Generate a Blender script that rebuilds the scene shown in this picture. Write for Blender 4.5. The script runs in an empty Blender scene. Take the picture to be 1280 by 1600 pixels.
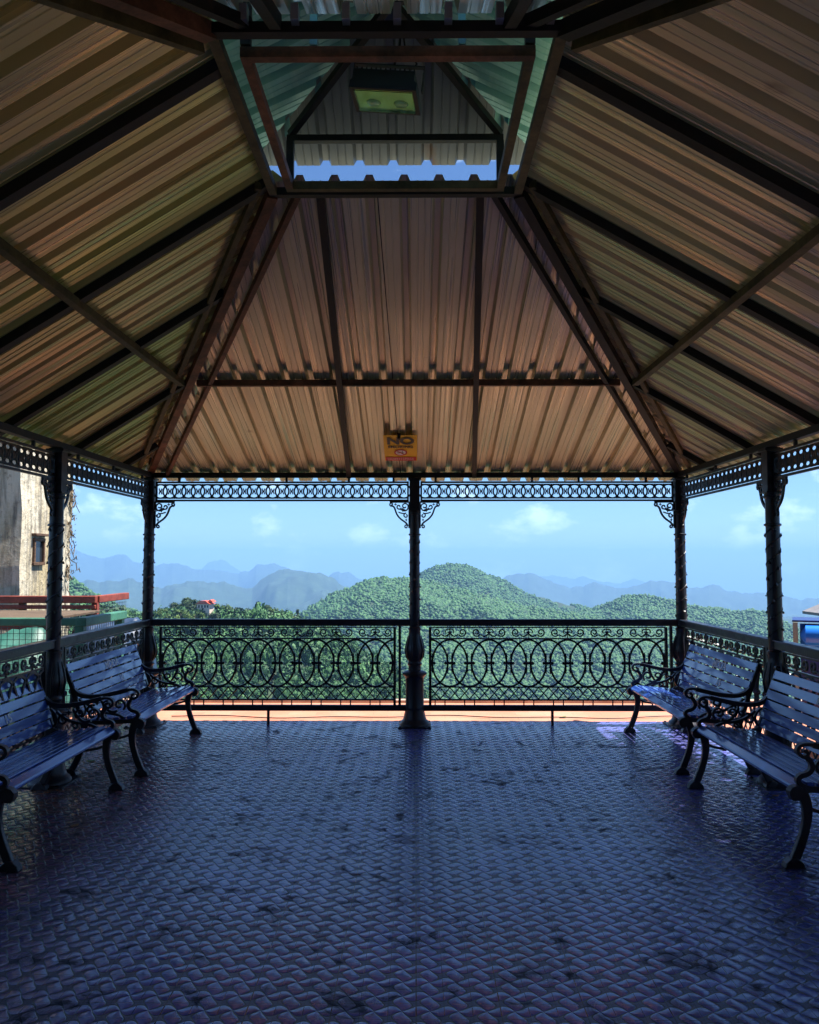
import bpy, math, random
import numpy as np
from mathutils import Vector, Matrix
R = math.radians
sc = bpy.context.scene
COL = sc.collection
random.seed(7); rng = np.random.default_rng(7)

# ------------------------------------------------------------------ camera, sky, sun, exposure
F = 1281.0                                   # focal length in photo pixels (1280 wide)
cam_d = bpy.data.cameras.new('camera'); cam = bpy.data.objects.new('camera', cam_d); COL.objects.link(cam)
cam_d.sensor_fit = 'HORIZONTAL'; cam_d.sensor_width = 36; cam_d.lens = F/1280*36
cam_d.clip_start = 0.05; cam_d.clip_end = 60000
cam.location = (0, 0, 1.65)
cam.rotation_euler = (R(90)+math.atan(78/F), 0, math.atan(10/F))
sc.camera = cam
SUN_EL, SUN_AZ = R(66), R(91)                # azimuth measured from +Y towards +X
w = bpy.data.worlds.new('World'); sc.world = w; w.use_nodes = True
nt = w.node_tree; nt.nodes.clear()
wo = nt.nodes.new('ShaderNodeOutputWorld'); bg = nt.nodes.new('ShaderNodeBackground')
sky = nt.nodes.new('ShaderNodeTexSky'); sky.sky_type = 'NISHITA'; sky.sun_disc = False
sky.sun_elevation = SUN_EL; sky.sun_rotation = SUN_AZ; sky.altitude = 2000; sky.dust_density = 1.5; sky.ozone_density = 2.0
bg.inputs['Strength'].default_value = 0.064
tc = nt.nodes.new('ShaderNodeTexCoord'); mp = nt.nodes.new('ShaderNodeMapping'); mp.inputs['Scale'].default_value = (1.6, 1.6, 3.2)
nz = nt.nodes.new('ShaderNodeTexNoise'); nz.inputs['Scale'].default_value = 6.5; nz.inputs['Detail'].default_value = 9; nz.inputs['Roughness'].default_value = .62
rp = nt.nodes.new('ShaderNodeValToRGB'); rp.color_ramp.elements[0].position = .55; rp.color_ramp.elements[1].position = .68
mx = nt.nodes.new('ShaderNodeMix'); mx.data_type = 'RGBA'
mx.inputs[7].default_value = (12, 11.6, 11.4, 1)
ml = nt.nodes.new('ShaderNodeMath'); ml.operation = 'MULTIPLY'; ml.inputs[1].default_value = .6
nt.links.new(tc.outputs['Generated'], mp.inputs[0]); nt.links.new(mp.outputs[0], nz.inputs['Vector'])
nt.links.new(nz.outputs[0], rp.inputs[0]); nt.links.new(rp.outputs[0], ml.inputs[0]); nt.links.new(ml.outputs[0], mx.inputs[0])
nt.links.new(sky.outputs[0], mx.inputs[6]); tint = nt.nodes.new('ShaderNodeMix'); tint.data_type = 'RGBA'; tint.blend_type = 'MULTIPLY'; tint.inputs[0].default_value = 1; tint.inputs[7].default_value = (.64, .83, 1.03, 1)
nt.links.new(mx.outputs[2], tint.inputs[6]); nt.links.new(tint.outputs[2], bg.inputs[0]); nt.links.new(bg.outputs[0], wo.inputs[0])
sd = bpy.data.lights.new('sun', 'SUN'); so = bpy.data.objects.new('sun', sd); COL.objects.link(so)
sd.energy = 5.0; sd.angle = R(.5); sd.color = (1, .95, .87)
sdir = Vector((math.cos(SUN_EL)*math.sin(SUN_AZ), math.cos(SUN_EL)*math.cos(SUN_AZ), math.sin(SUN_EL)))
so.rotation_euler = (-sdir).to_track_quat('-Z', 'Y').to_euler(); so.location = (20, 5, 40)
sc.view_settings.view_transform = 'Standard'; sc.view_settings.look = 'None'
sc.view_settings.exposure = 1.5; sc.view_settings.gamma = 1
sc.cycles.use_denoising = True; sc.cycles.max_bounces = 10; sc.cycles.diffuse_bounces = 6

# ------------------------------------------------------------------ helpers
def P(px, py, D):
    """photo pixel + depth along +Y  -> world point (used for surveying the place)"""
    return Vector(((px-650)/F*D, D, 1.65+(878-py)/F*D))
class MB:
    def __init__(s): s.v = []; s.f = []
    def add(s, vs, fs):
        b = len(s.v); s.v += [tuple(v) for v in vs]; s.f += [tuple(b+i for i in f) for f in fs]
    def box(s, c, d, M=None):
        x, y, z = d[0]/2, d[1]/2, d[2]/2
        vs = [Vector((a*x, b*y, e*z)) for a in (-1, 1) for b in (-1, 1) for e in (-1, 1)]
        if M is not None: vs = [M @ v for v in vs]
        s.add([v+Vector(c) for v in vs], [(0,1,3,2),(4,6,7,5),(0,4,5,1),(2,3,7,6),(0,2,6,4),(1,5,7,3)])
    def bar(s, p0, p1, w_, h_, up=(0, 0, 1), hollow=False):
        p0, p1 = Vector(p0), Vector(p1); d = (p1-p0).normalized(); up = Vector(up)
        sx = d.cross(up).normalized(); sz = sx.cross(d).normalized()
        vs = [p+sx*a*w_/2+sz*b*h_/2 for p in (p0, p1) for a, b in ((-1,-1),(1,-1),(1,1),(-1,1))]
        s.add(vs, [(3,2,1,0),(4,5,6,7),(0,1,5,4),(1,2,6,5),(2,3,7,6),(3,0,4,7)])
    def tube(s, pts, r, n=8, caps=True):
        pts = [Vector(p) for p in pts]; m = len(pts); rs = r if hasattr(r, '__len__') else [r]*m
        t0 = (pts[1]-pts[0]).normalized(); a = Vector((0, 0, 1)) if abs(t0.z) < .9 else Vector((1, 0, 0))
        u = t0.cross(a).normalized(); vs = []
        for i in range(m):
            t = (pts[min(i+1, m-1)]-pts[max(i-1, 0)]).normalized()
            u = (u-t*u.dot(t)).normalized(); v = t.cross(u)
            for k in range(n):
                q = 2*math.pi*k/n; vs.append(pts[i]+(u*math.cos(q)+v*math.sin(q))*rs[i])
        fs = [(i*n+k, i*n+(k+1) % n, (i+1)*n+(k+1) % n, (i+1)*n+k) for i in range(m-1) for k in range(n)]
        if caps: fs += [tuple(range(n))[::-1], tuple((m-1)*n+k for k in range(n))]
        s.add(vs, fs)
    def lathe(s, prof, c=(0, 0, 0), n=20):
        vs = []
        for r, z in prof:
            for k in range(n):
                q = 2*math.pi*k/n; vs.append((c[0]+r*math.cos(q), c[1]+r*math.sin(q), c[2]+z))
        m = len(prof)
        fs = [(i*n+k, i*n+(k+1) % n, (i+1)*n+(k+1) % n, (i+1)*n+k) for i in range(m-1) for k in range(n)]
        fs += [tuple(range(n))[::-1], tuple((m-1)*n+k for k in range(n))]
        s.add(vs, fs)
    def ribbon(s, pts, w_, d, fr=None, closed=False):
        """flat bar following a 2-D path (a,b) in a plane; w_ in plane width, d depth across it.
        fr maps (a, b, c) -> 3-D"""
        n = len(pts); ws = w_ if hasattr(w_, '__len__') else [w_]*n
        if fr is None: fr = lambda a, b, c: (a, c, b)
        vs = []
        for i in range(n):
            if closed: a, b = pts[(i-1) % n], pts[(i+1) % n]
            else: a, b = pts[max(i-1, 0)], pts[min(i+1, n-1)]
            tx, ty = b[0]-a[0], b[1]-a[1]; L = math.hypot(tx, ty) or 1
            nx, ny = -ty/L*ws[i]/2, tx/L*ws[i]/2; x, y = pts[i]
            vs += [fr(x+nx, y+ny, -d/2), fr(x-nx, y-ny, -d/2), fr(x-nx, y-ny, d/2), fr(x+nx, y+ny, d/2)]
        m = n if closed else n-1; fs = []
        for i in range(m):
            j = (i+1) % n
            for k in range(4): fs.append((i*4+k, i*4+(k+1) % 4, j*4+(k+1) % 4, j*4+k))
        if not closed: fs += [(0, 3, 2, 1)[::-1], ((n-1)*4, (n-1)*4+3, (n-1)*4+2, (n-1)*4+1)]
        s.add(vs, fs)
    def prism(s, poly, c0, c1, fr=None):
        if fr is None: fr = lambda a, b, c: (a, c, b)
        n = len(poly)
        s.add([fr(a, b, c0) for a, b in poly]+[fr(a, b, c1) for a, b in poly],
              [tuple(range(n)), tuple(range(n, 2*n))[::-1]]+[(i, (i+1) % n, n+(i+1) % n, n+i) for i in range(n)])
def fix_normals(me):
    import bmesh
    b = bmesh.new(); b.from_mesh(me); bmesh.ops.recalc_face_normals(b, faces=b.faces); b.to_mesh(me); b.free()
def obj(name, mb, mat, parent=None, smooth=False, bevel=0, norm=True):
    me = bpy.data.meshes.new(name); me.from_pydata(mb.v, [], mb.f)
    if norm: fix_normals(me)
    if mat: me.materials.append(mat)
    if smooth is True: me.shade_smooth()
    elif smooth: me.shade_smooth(); me.set_sharp_from_angle(angle=R(smooth))
    o = bpy.data.objects.new(name, me); COL.objects.link(o)
    if parent: o.parent = parent
    if bevel:
        m = o.modifiers.new('bevel', 'BEVEL'); m.width = bevel; m.segments = 2; m.limit_method = 'ANGLE'
    return o
def npmesh(name, v, f, mat, smooth=False):
    """v (n,3) f (m,k)"""
    me = bpy.data.meshes.new(name); k = f.shape[1]
    me.vertices.add(len(v)); me.vertices.foreach_set('co', np.ascontiguousarray(v, dtype=np.float32).ravel())
    me.loops.add(f.size); me.loops.foreach_set('vertex_index', np.ascontiguousarray(f, dtype=np.int32).ravel())
    me.polygons.add(len(f)); me.polygons.foreach_set('loop_start', np.arange(0, f.size, k, dtype=np.int32))
    me.update(calc_edges=True); me.materials.append(mat)
    if smooth: me.shade_smooth()
    o = bpy.data.objects.new(name, me); COL.objects.link(o); return o
def tag(o, label=None, cat=None, group=None, kind=None):
    if label: o['label'] = label
    if cat: o['category'] = cat
    if group: o['group'] = group
    if kind: o['kind'] = kind
    return o
def thing(name, label, cat, loc=(0, 0, 0), rz=0, group=None):
    o = bpy.data.objects.new(name, None); COL.objects.link(o); o.location = loc; o.rotation_euler = (0, 0, rz)
    o.empty_display_size = .2
    return tag(o, label, cat, group)
def kids(o): return [c for c in list(bpy.data.objects) if c.parent == o]
def copy_tree(o, parent=None):
    c = o.copy(); COL.objects.link(c); c.parent = parent
    for ch in kids(o): copy_tree(ch, c)
    return c
def text_mesh(name, s, size, M, mat, parent, ext=.0006, off=0.0, sx=1.0, align='CENTER'):
    cu = bpy.data.curves.new(name, 'FONT'); cu.body = s; cu.size = size; cu.extrude = ext; cu.offset = off
    cu.align_x = align; cu.align_y = 'CENTER'
    t = bpy.data.objects.new(name, cu); COL.objects.link(t)
    dg = bpy.context.evaluated_depsgraph_get(); me = bpy.data.meshes.new_from_object(t.evaluated_get(dg))
    bpy.data.objects.remove(t); bpy.data.curves.remove(cu)
    me.transform(M @ Matrix.Diagonal((sx, 1, 1, 1))); me.materials.clear(); me.materials.append(mat)
    o = bpy.data.objects.new(name, me); COL.objects.link(o); o.parent = parent; return o

# ---- materials
def mat(name, col, rough=.6, metal=0., spec=.5):
    m = bpy.data.materials.new(name); m.use_nodes = True
    b = m.node_tree.nodes['Principled BSDF']
    b.inputs['Base Color'].default_value = (*col, 1); b.inputs['Roughness'].default_value = rough
    b.inputs['Metallic'].default_value = metal; b.inputs['Specular IOR Level'].default_value = spec
    return m, m.node_tree, b
def N(t, kind, **kw):
    n = t.nodes.new(kind)
    for k, v in kw.items():
        if k.startswith('i_'):
            key = k[2:]; key = int(key) if key.isdigit() else key.replace('_', ' ')
            n.inputs[key].default_value = v
        else: setattr(n, k, v)
    return n
def math_(t, op, a, b=None, c=None):
    n = t.nodes.new('ShaderNodeMath'); n.operation = op
    for i, v in enumerate((a, b, c)):
        if v is None: continue
        if isinstance(v, (int, float)): n.inputs[i].default_value = v
        else: t.links.new(v, n.inputs[i])
    return n.outputs[0]
def ramp(t, src, stops):
    n = t.nodes.new('ShaderNodeValToRGB'); e = n.color_ramp.elements
    while len(e) < len(stops): e.new(.5)
    for q, (p, c) in zip(e, stops): q.position = p; q.color = (*c, 1) if len(c) == 3 else c
    t.links.new(src, n.inputs[0]); return n.outputs[0]
def noise(t, scale, detail=4, rough=.55, vec=None, sc3=None, dist=0):
    if sc3 is not None:
        m = t.nodes.new('ShaderNodeMapping'); m.inputs['Scale'].default_value = sc3
        t.links.new(vec, m.inputs[0]); vec = m.outputs[0]
    n = t.nodes.new('ShaderNodeTexNoise'); n.inputs['Scale'].default_value = scale; n.inputs['Detail'].default_value = detail
    n.inputs['Roughness'].default_value = rough; n.inputs['Distortion'].default_value = dist
    if vec is not None: t.links.new(vec, n.inputs['Vector'])
    return n.outputs[0]
def bump(t, b, h, strength=.3, dist=.01):
    n = t.nodes.new('ShaderNodeBump'); n.inputs['Strength'].default_value = strength; n.inputs['Distance'].default_value = dist
    t.links.new(h, n.inputs['Height']); t.links.new(n.outputs[0], b.inputs['Normal'])
def mixc(t, fac, a, b, mode='MIX'):
    n = t.nodes.new('ShaderNodeMix'); n.data_type = 'RGBA'; n.blend_type = mode
    if isinstance(fac, (int, float)): n.inputs[0].default_value = fac
    else: t.links.new(fac, n.inputs[0])
    for i, v in ((6, a), (7, b)):
        if isinstance(v, tuple): n.inputs[i].default_value = (*v, 1)
        else: t.links.new(v, n.inputs[i])
    return n.outputs[2]
def objco(t): return t.nodes.new('ShaderNodeTexCoord').outputs['Object']

def m_iron():
    m, t, b = mat('cast_iron_paint', (.012, .012, .02), .38)
    c = objco(t); n1 = noise(t, 9, 6, .6, c)
    t.links.new(ramp(t, n1, [(.45, (.010, .011, .018)), (.68, (.022, .020, .026)), (.8, (.05, .028, .016))]), b.inputs['Base Color'])
    t.links.new(ramp(t, n1, [(.4, (.3,)*3), (.75, (.6,)*3)]), b.inputs['Roughness'])
    bump(t, b, noise(t, 60, 3, .6, c), .25, .004); return m
def m_beam(name, base, rust, lo=.5, hi=.68):
    m, t, b = mat(name, base, .6)
    c = objco(t); n1 = noise(t, 5, 8, .65, c); n2 = noise(t, 38, 4, .7, c)
    f = math_(t, 'ADD', math_(t, 'MULTIPLY', n1, .75), math_(t, 'MULTIPLY', n2, .25))
    t.links.new(ramp(t, f, [(lo, base), (hi, rust), (hi+.12, tuple(x*1.6 for x in rust))]), b.inputs['Base Color'])
    bump(t, b, n2, .3, .004); return m
def m_sheet(name, a, bcol, ccol, metal=.5, rough=.34, axis='Y'):
    """roll-formed roofing sheet: dull coated metal, streaked down the slope"""
    m, t, b = mat(name, a, rough, metal)
    c = objco(t)
    sc3 = (9, .05, .05) if axis == 'Y' else (.05, 9, .05)
    st = noise(t, 3.2, 3, .5, c, sc3); big = noise(t, .8, 2, .5, c); sheet = noise(t, 1.1, 1, .5, c, (1, .02, .02) if axis == 'Y' else (.02, 1, .02))
    fine = noise(t, 9, 1, .5, c, sc3)
    c1 = mixc(t, ramp(t, sheet, [(.38, (0,)*3), (.62, (1,)*3)]), a, bcol)
    c2 = mixc(t, ramp(t, st, [(.45, (0,)*3), (.75, (.22,)*3)]), c1, ccol)
    c3 = mixc(t, ramp(t, big, [(.45, (0,)*3), (.75, (.4,)*3)]), c2, tuple(x*.55 for x in a))
    stain = noise(t, 2.6, 5, .6, c, dist=.4)
    c3 = mixc(t, ramp(t, stain, [(.68, (0,)*3), (.76, (.6,)*3)]), c3, (.17, .085, .04))
    t.links.new(c3, b.inputs['Base Color'])
    t.links.new(ramp(t, fine, [(.3, (rough-.12,)*3), (.7, (rough+.16,)*3)]), b.inputs['Roughness'])
    bump(t, b, noise(t, 1.6, 0, .5, c), .25, .03); return m
def m_floor():
    """embossed interlocking tile: curved-square cells, alternately smooth pillows and rough sunk ones"""
    m, t, b = mat('embossed_floor_tile', (.1, .1, .12), .4, 0, .8)
    c = objco(t); s = N(t, 'ShaderNodeSeparateXYZ'); t.links.new(c, s.inputs[0]); X, Y = s.outputs[0], s.outputs[1]
    cell = .052; k = math.pi/cell
    def wrap(co, off):
        q = math_(t, 'FRACT', math_(t, 'ADD', math_(t, 'DIVIDE', math_(t, 'SUBTRACT', co, off), 2*cell), .5))
        return math_(t, 'MULTIPLY', math_(t, 'SUBTRACT', q, .5), 2.0)              # -1..1 in cells
    def lens(a_, b_, tw):
        hw = math_(t, 'MULTIPLY', math_(t, 'COSINE', math_(t, 'MULTIPLY', a_, math.pi/2)), .60)
        sh = math_(t, 'ADD', b_, math_(t, 'MULTIPLY', math_(t, 'SINE', math_(t, 'MULTIPLY', a_, math.pi)), tw))
        return math_(t, 'SUBTRACT', hw, math_(t, 'ABSOLUTE', sh))
    e = math_(t, 'MAXIMUM', lens(wrap(X, 0.0), wrap(Y, 0.0), -.17), lens(wrap(Y, cell), wrap(X, cell), .17))
    eh = math_(t, 'ADD', math_(t, 'MULTIPLY', e, .5), .5)
    up = ramp(t, eh, [(.50, (0,)*3), (.525, (1,)*3)])
    groove = ramp(t, math_(t, 'ABSOLUTE', math_(t, 'ADD', e, .05)), [(0.0, (0,)*3), (.03, (0,)*3), (.07, (1,)*3)])
    pr = math_(t, 'MINIMUM', math_(t, 'MULTIPLY', math_(t, 'MAXIMUM', e, 0.0), 2.2), 1.0)
    def joint(co, per, wd):
        fr = math_(t, 'ABSOLUTE', math_(t, 'SUBTRACT', math_(t, 'FRACT', math_(t, 'ADD', math_(t, 'DIVIDE', co, per), .5)), .5))
        return math_(t, 'GREATER_THAN', fr, wd/per)
    jx = joint(X, cell*6, .0022); jy = joint(math_(t, 'ADD', Y, cell), cell*2, .0011)
    jm = joint(X, cell*2, .0009)
    jj = math_(t, 'MULTIPLY', math_(t, 'MULTIPLY', jx, jy), jm)
    shade_tint = noise(t, 1.6, 9, .74, c, dist=.8); grit = noise(t, 260, 2, .6, c); wear = noise(t, 7, 5, .6, c); blot = noise(t, 4.2, 6, .7, c, dist=1.0)
    # sky reflection and blue shade put into the tile colour, browner at left
    side = math_(t, 'ADD', math_(t, 'MULTIPLY', X, -.42), math_(t, 'MULTIPLY', shade_tint, 1.3))
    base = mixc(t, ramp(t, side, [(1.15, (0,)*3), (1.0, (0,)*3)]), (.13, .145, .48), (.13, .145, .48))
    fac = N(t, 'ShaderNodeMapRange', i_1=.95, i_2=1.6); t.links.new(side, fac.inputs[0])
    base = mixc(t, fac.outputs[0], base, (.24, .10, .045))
    base = mixc(t, ramp(t, shade_tint, [(.40, (0,)*3), (.62, (.9,)*3)]), base, (.06, .066, .22))
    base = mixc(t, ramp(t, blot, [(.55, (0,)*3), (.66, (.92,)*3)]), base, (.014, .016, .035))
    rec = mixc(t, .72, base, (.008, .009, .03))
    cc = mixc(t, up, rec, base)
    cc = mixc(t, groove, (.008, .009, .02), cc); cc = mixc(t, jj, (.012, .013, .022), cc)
    t.links.new(cc, b.inputs['Base Color'])
    ro = math_(t, 'ADD', math_(t, 'MULTIPLY', up, -.22), math_(t, 'ADD', .42, math_(t, 'MULTIPLY', math_(t, 'SUBTRACT', wear, .5), .35)))
    bm_ = ramp(t, blot, [(.55, (0,)*3), (.66, (.32,)*3)]); ro = math_(t, 'ADD', ro, bm_)
    t.links.new(ro, b.inputs['Roughness'])
    spn = math_(t, 'SUBTRACT', .8, math_(t, 'MULTIPLY', bm_, 1.9)); t.links.new(spn, b.inputs['Specular IOR Level'])
    dome = math_(t, 'POWER', math_(t, 'ABSOLUTE', pr), .5)
    h = math_(t, 'MULTIPLY', up, math_(t, 'ADD', .65, math_(t, 'MULTIPLY', dome, .35)))
    h = math_(t, 'ADD', h, math_(t, 'MULTIPLY', math_(t, 'SUBTRACT', 1.0, up), math_(t, 'MULTIPLY', grit, .2)))
    h = math_(t, 'MULTIPLY', h, math_(t, 'MULTIPLY', groove, jj))
    bump(t, b, h, 1.0, .006); return m
def m_terracotta():
    m, t, b = mat('terracotta_paving', (.42, .17, .09), .6)
    c = objco(t); br = N(t, 'ShaderNodeTexBrick', i_Scale=1.0, i_Mortar_Size=.006)
    br.inputs['Brick Width'].default_value = .31; br.inputs['Row Height'].default_value = .155
    br.inputs['Color1'].default_value = (.50, .195, .11, 1); br.inputs['Color2'].default_value = (.42, .155, .085, 1); br.inputs['Mortar'].default_value = (.3, .15, .09, 1)
    t.links.new(c, br.inputs[0]); d = noise(t, 1.6, 7, .6, c)
    t.links.new(mixc(t, ramp(t, d, [(.4, (0,)*3), (.75, (.6,)*3)]), br.outputs[0], (.52, .29, .2)), b.inputs['Base Color'])
    bump(t, b, br.outputs[1], -.4, .004); return m
def m_noise(name, stops, scale=4, rough=.8, bs=.3, bd=.02, sc3=None, detail=8, metal=0, bscale=None):
    m, t, b = mat(name, stops[0][1], rough, metal)
    c = objco(t); n1 = noise(t, scale, detail, .65, c, sc3)
    t.links.new(ramp(t, n1, stops), b.inputs['Base Color'])
    bump(t, b, noise(t, bscale or scale*5, 5, .65, c), bs, bd); return m
def m_foliage(name, dark, light, tr=.25):
    m, t, b = mat(name, light, .6, 0, .25)
    at = N(t, 'ShaderNodeAttribute', attribute_name='tint')
    c = objco(t); n1 = noise(t, .5, 6, .8, c)
    f = math_(t, 'ADD', math_(t, 'MULTIPLY', at.outputs[2], .55), math_(t, 'MULTIPLY', n1, .45))
    t.links.new(ramp(t, f, [(.2, dark), (.5, tuple((a+b_)/2 for a, b_ in zip(dark, light))), (.8, light)]), b.inputs['Base Color'])
    return m
BLK_ = mat('dark_gap', (.004, .004, .004), .8)[0]
IRON = m_iron()
BEAM = m_beam('black_painted_steel', (.008, .008, .009), (.035, .022, .014), .55, .7)
RUST = m_beam('rusty_steel', (.07, .032, .018), (.24, .09, .045), .40, .58)
OLIVE = m_beam('mossy_rusted_steel', (.05, .042, .014), (.15, .11, .04), .40, .60)
SHEET_B = m_sheet('roof_sheet_tan', (.74, .69, .49), (.64, .61, .43), (.82, .78, .60))
SHEET_L = m_sheet('roof_sheet_olive', (.74, .58, .29), (.60, .60, .22), (.80, .67, .40), axis='X')  # olive of the reflected green ground put into the left slope's colour
SHEET_R = m_sheet('roof_sheet_brown', (.72, .62, .40), (.68, .64, .37), (.80, .72, .50), axis='X')
TEAL = m_sheet('teal_roof_sheet', (.16, .40, .42), (.22, .48, .48), (.40, .56, .54), .15, .45); GREYS = m_sheet('grey_roof_sheet', (.15, .17, .19), (.18, .20, .22), (.24, .27, .28), .2, .45)  # teal from sky light put into the lantern sheets, far panel greyer
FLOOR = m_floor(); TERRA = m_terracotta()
def _wood():
    m = m_noise('glossy_bench_paint', [(.3, (.015, .055, .28)), (.55, (.025, .09, .44)), (.72, (.04, .09, .34)), (.84, (.03, .03, .05))], 2.2, .13, .08, .003, (.5, 8, 8))
    b = m.node_tree.nodes['Principled BSDF']; b.inputs['Roughness'].default_value = .38; b.inputs['Coat Weight'].default_value = 1; b.inputs['Coat Roughness'].default_value = .10; return m
WOODB = _wood()
WHITEP = m_noise('chalky_white_paint', [(.3, (.7, .74, .8)), (.7, (.85, .88, .92))], 30, .7)

# ------------------------------------------------------------------ ground and paving
FZ = 0.0
def sheet(name, x0, x1, y0, y1, z, th, m, cut=None):
    b = MB(); b.box(((x0+x1)/2, (y0+y1)/2, z-th/2), (x1-x0, y1-y0, th)); o = obj(name, b, m); tag(o, kind='structure'); return o
sheet('terrace', -9.0, 9.0, 7.4, 9.85, -.004, .5, TERRA); sheet('terrace', -3.25, 3.25, -14, 7.4, -.004, .5, TERRA)
sheet('kerb', -9.0, 9.0, 9.74, 9.848, .028, .032, m_noise('kerb_concrete', [(.4, (.34, .22, .17)), (.7, (.5, .38, .3))], 5, .8))
sheet('floor', -2.98, 2.98, -.9, 8.62, 0, .003, FLOOR)  # shade-blue tile stops at the roof's shadow line, terracotta beyond

# ------------------------------------------------------------------ pavilion
pav = thing('pavilion', 'open sided pavilion with corrugated metal hip roof, iron columns, filigree friezes and railings', 'pavilion')
XL, XR, XM = -2.74, 2.70, -.013
YS = [8.4, 6.22, 4.0, 1.8, -.4]
ZB = 2.515                                    # underside of the eave beam

def arc(cx, cz, rx, rz, a0, a1, n=16):
    return [(cx+rx*math.cos(R(a0+(a1-a0)*i/n)), cz+rz*math.sin(R(a0+(a1-a0)*i/n))) for i in range(n+1)]
def spiral(cx, cz, r0, r1, a0, a1, n=18):
    return [(cx+(r0+(r1-r0)*i/n)*math.cos(R(a0+(a1-a0)*i/n)), cz+(r0+(r1-r0)*i/n)*math.sin(R(a0+(a1-a0)*i/n))) for i in range(n+1)]
def bez(p0, p1, p2, p3, n=14):
    out = []
    for i in range(n+1):
        t = i/n; u = 1-t
        out.append(tuple(u**3*a+3*u*u*t*b+3*u*t*t*c+t**3*d for a, b, c, d in zip(p0, p1, p2, p3)))
    return out
def taper(n, a, b, c):    # widths: start a, middle b, end c
    return [a+(b-a)*min(1, 2*i/(n-1)) if i <= (n-1)/2 else b+(c-b)*(2*i/(n-1)-1) for i in range(n)]
def diamond(cx, cz, rx, rz): return [(cx-rx, cz), (cx-rx*.25, cz-rz*.3), (cx, cz-rz), (cx+rx*.25, cz-rz*.3), (cx+rx, cz), (cx+rx*.25, cz+rz*.3), (cx, cz+rz), (cx-rx*.25, cz+rz*.3)]

def railing_work(L, n):
    """cast panel, 0..L wide, heights as surveyed"""
    b = MB(); T = .014; p = L/n
    def rb(pts, w_=.0195, d=T, **k): b.ribbon(pts, w_, d, **k)
    def hb(z, w_): rb([(.008, z), (L-.008, z)], w_, .016)
    hb(.986, .012); hb(.872, .014); hb(.385, .013); hb(.258, .016)
    for x in (0, L): rb([(x, .19), (x, .99)], .026, .03)
    # overlapping ellipses
    for i in range(n+1):
        cx = i*p; pts = arc(cx, .625, p*.89, .235, 0, 360, 44)[:-1]
        if i in (0, n):
            a = arc(cx, .625, p*.89, .235, -90, 90, 22) if i == 0 else arc(cx, .625, p*.89, .235, 90, 270, 22)
            rb(a)
        else: rb(pts, closed=True)
        # spindles with crossing bar
        for s in (-1, 1):
            q = cx+s*.021
            if -.001 < q < L+.001:
                b.prism([(q-.004, .53), (q, .515), (q+.004, .53), (q+.007, .56), (q+.0045, .625), (q+.007, .69), (q+.004, .72), (q, .735), (q-.004, .72), (q-.007, .69), (q-.0045, .625), (q-.007, .56)], -.01, .01)
                b.prism(diamond(q, .695, .013, .02), -.008, .008); b.prism(diamond(q, .553, .013, .02), -.008, .008)
        x0, x1 = max(cx-.062, .003), min(cx+.062, L-.003)
        rb([(x0+.01, .625), (x1-.01, .625)], .026, .018)
        if i > 0: b.prism([(x0, .625), (x0+.022, .605), (x0+.022, .645)], -.009, .009)
        if i < n: b.prism([(x1, .625), (x1-.022, .645), (x1-.022, .605)], -.009, .009)
    # scroll band
    m = n//2; q = L/m
    for i in range(m):
        cx = (i+.5)*q
        for s in (-1, 1):
            sp = spiral(0, 0, .043, .012, -150, 330, 22)
            rb([(cx+s*(.128+x*(1 if s > 0 else 1)*1.0), .935+z) if s > 0 else (cx-(.128+x), .935+z) for x, z in sp], .0135)
            rb([(cx+s*x, z) for x, z in bez((.085, .915), (.06, .89), (.03, .885), (.0, .93))], .0125)
            rb([(cx+s*x, z) for x, z in bez((.0, .965), (.03, .975), (.055, .95), (.035, .925), 8)], .011)
            b.prism(diamond(cx+s*.022, .905, .018, .016), -.007, .007)
        b.prism(diamond(cx, .935, .03, .03), -.009, .009); rb([(cx, .872), (cx, .985)], .008)
    # lattice of diagonals
    m = n*2; q = L/m
    for i in range(m):
        rb([(i*q, .266), ((i+1)*q, .38)], .011, .010); rb([((i+1)*q, .266), (i*q, .38)], .011, .006)
    for i in range(1, m+1):
        if i % 3 != 0: rb([((i-.5)*q, .2), ((i-.5)*q, .255)], .012, .012)
    return b
def frieze_work(L):
    b = MB(); n = round(L/.0965); p = L/n; z0 = 2.375
    for z in (2.468, 2.281): b.ribbon([(0, z), (L, z)], .018, .022)
    for z in (2.449, 2.301): b.ribbon([(0, z), (L, z)], .006, .012)
    for x in (0.008, L-.008): b.ribbon([(x, 2.27), (x, 2.478)], .018, .022)
    for i in range(n):
        cx = (i+.5)*p; b.ribbon(arc(cx, z0, p*.72, .070, 0, 360, 28)[:-1], .0155, .012, closed=True)
        b.prism([(cx-.019, z0+.026), (cx-.012, z0+.034), (cx-.003, z0+.01), (cx+.003, z0+.01), (cx+.012, z0+.034), (cx+.019, z0+.026), (cx+.011, z0), (cx+.019, z0-.026), (cx+.012, z0-.034), (cx+.003, z0-.01), (cx-.003, z0-.01), (cx-.012, z0-.034), (cx-.019, z0-.026), (cx-.011, z0)], -.006, .006)
        x = i*p
        if i:
            b.prism(diamond(x, z0+.067, .015, .012), -.006, .006); b.prism(diamond(x, z0-.067, .015, .012), -.006, .006)
    return b
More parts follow.
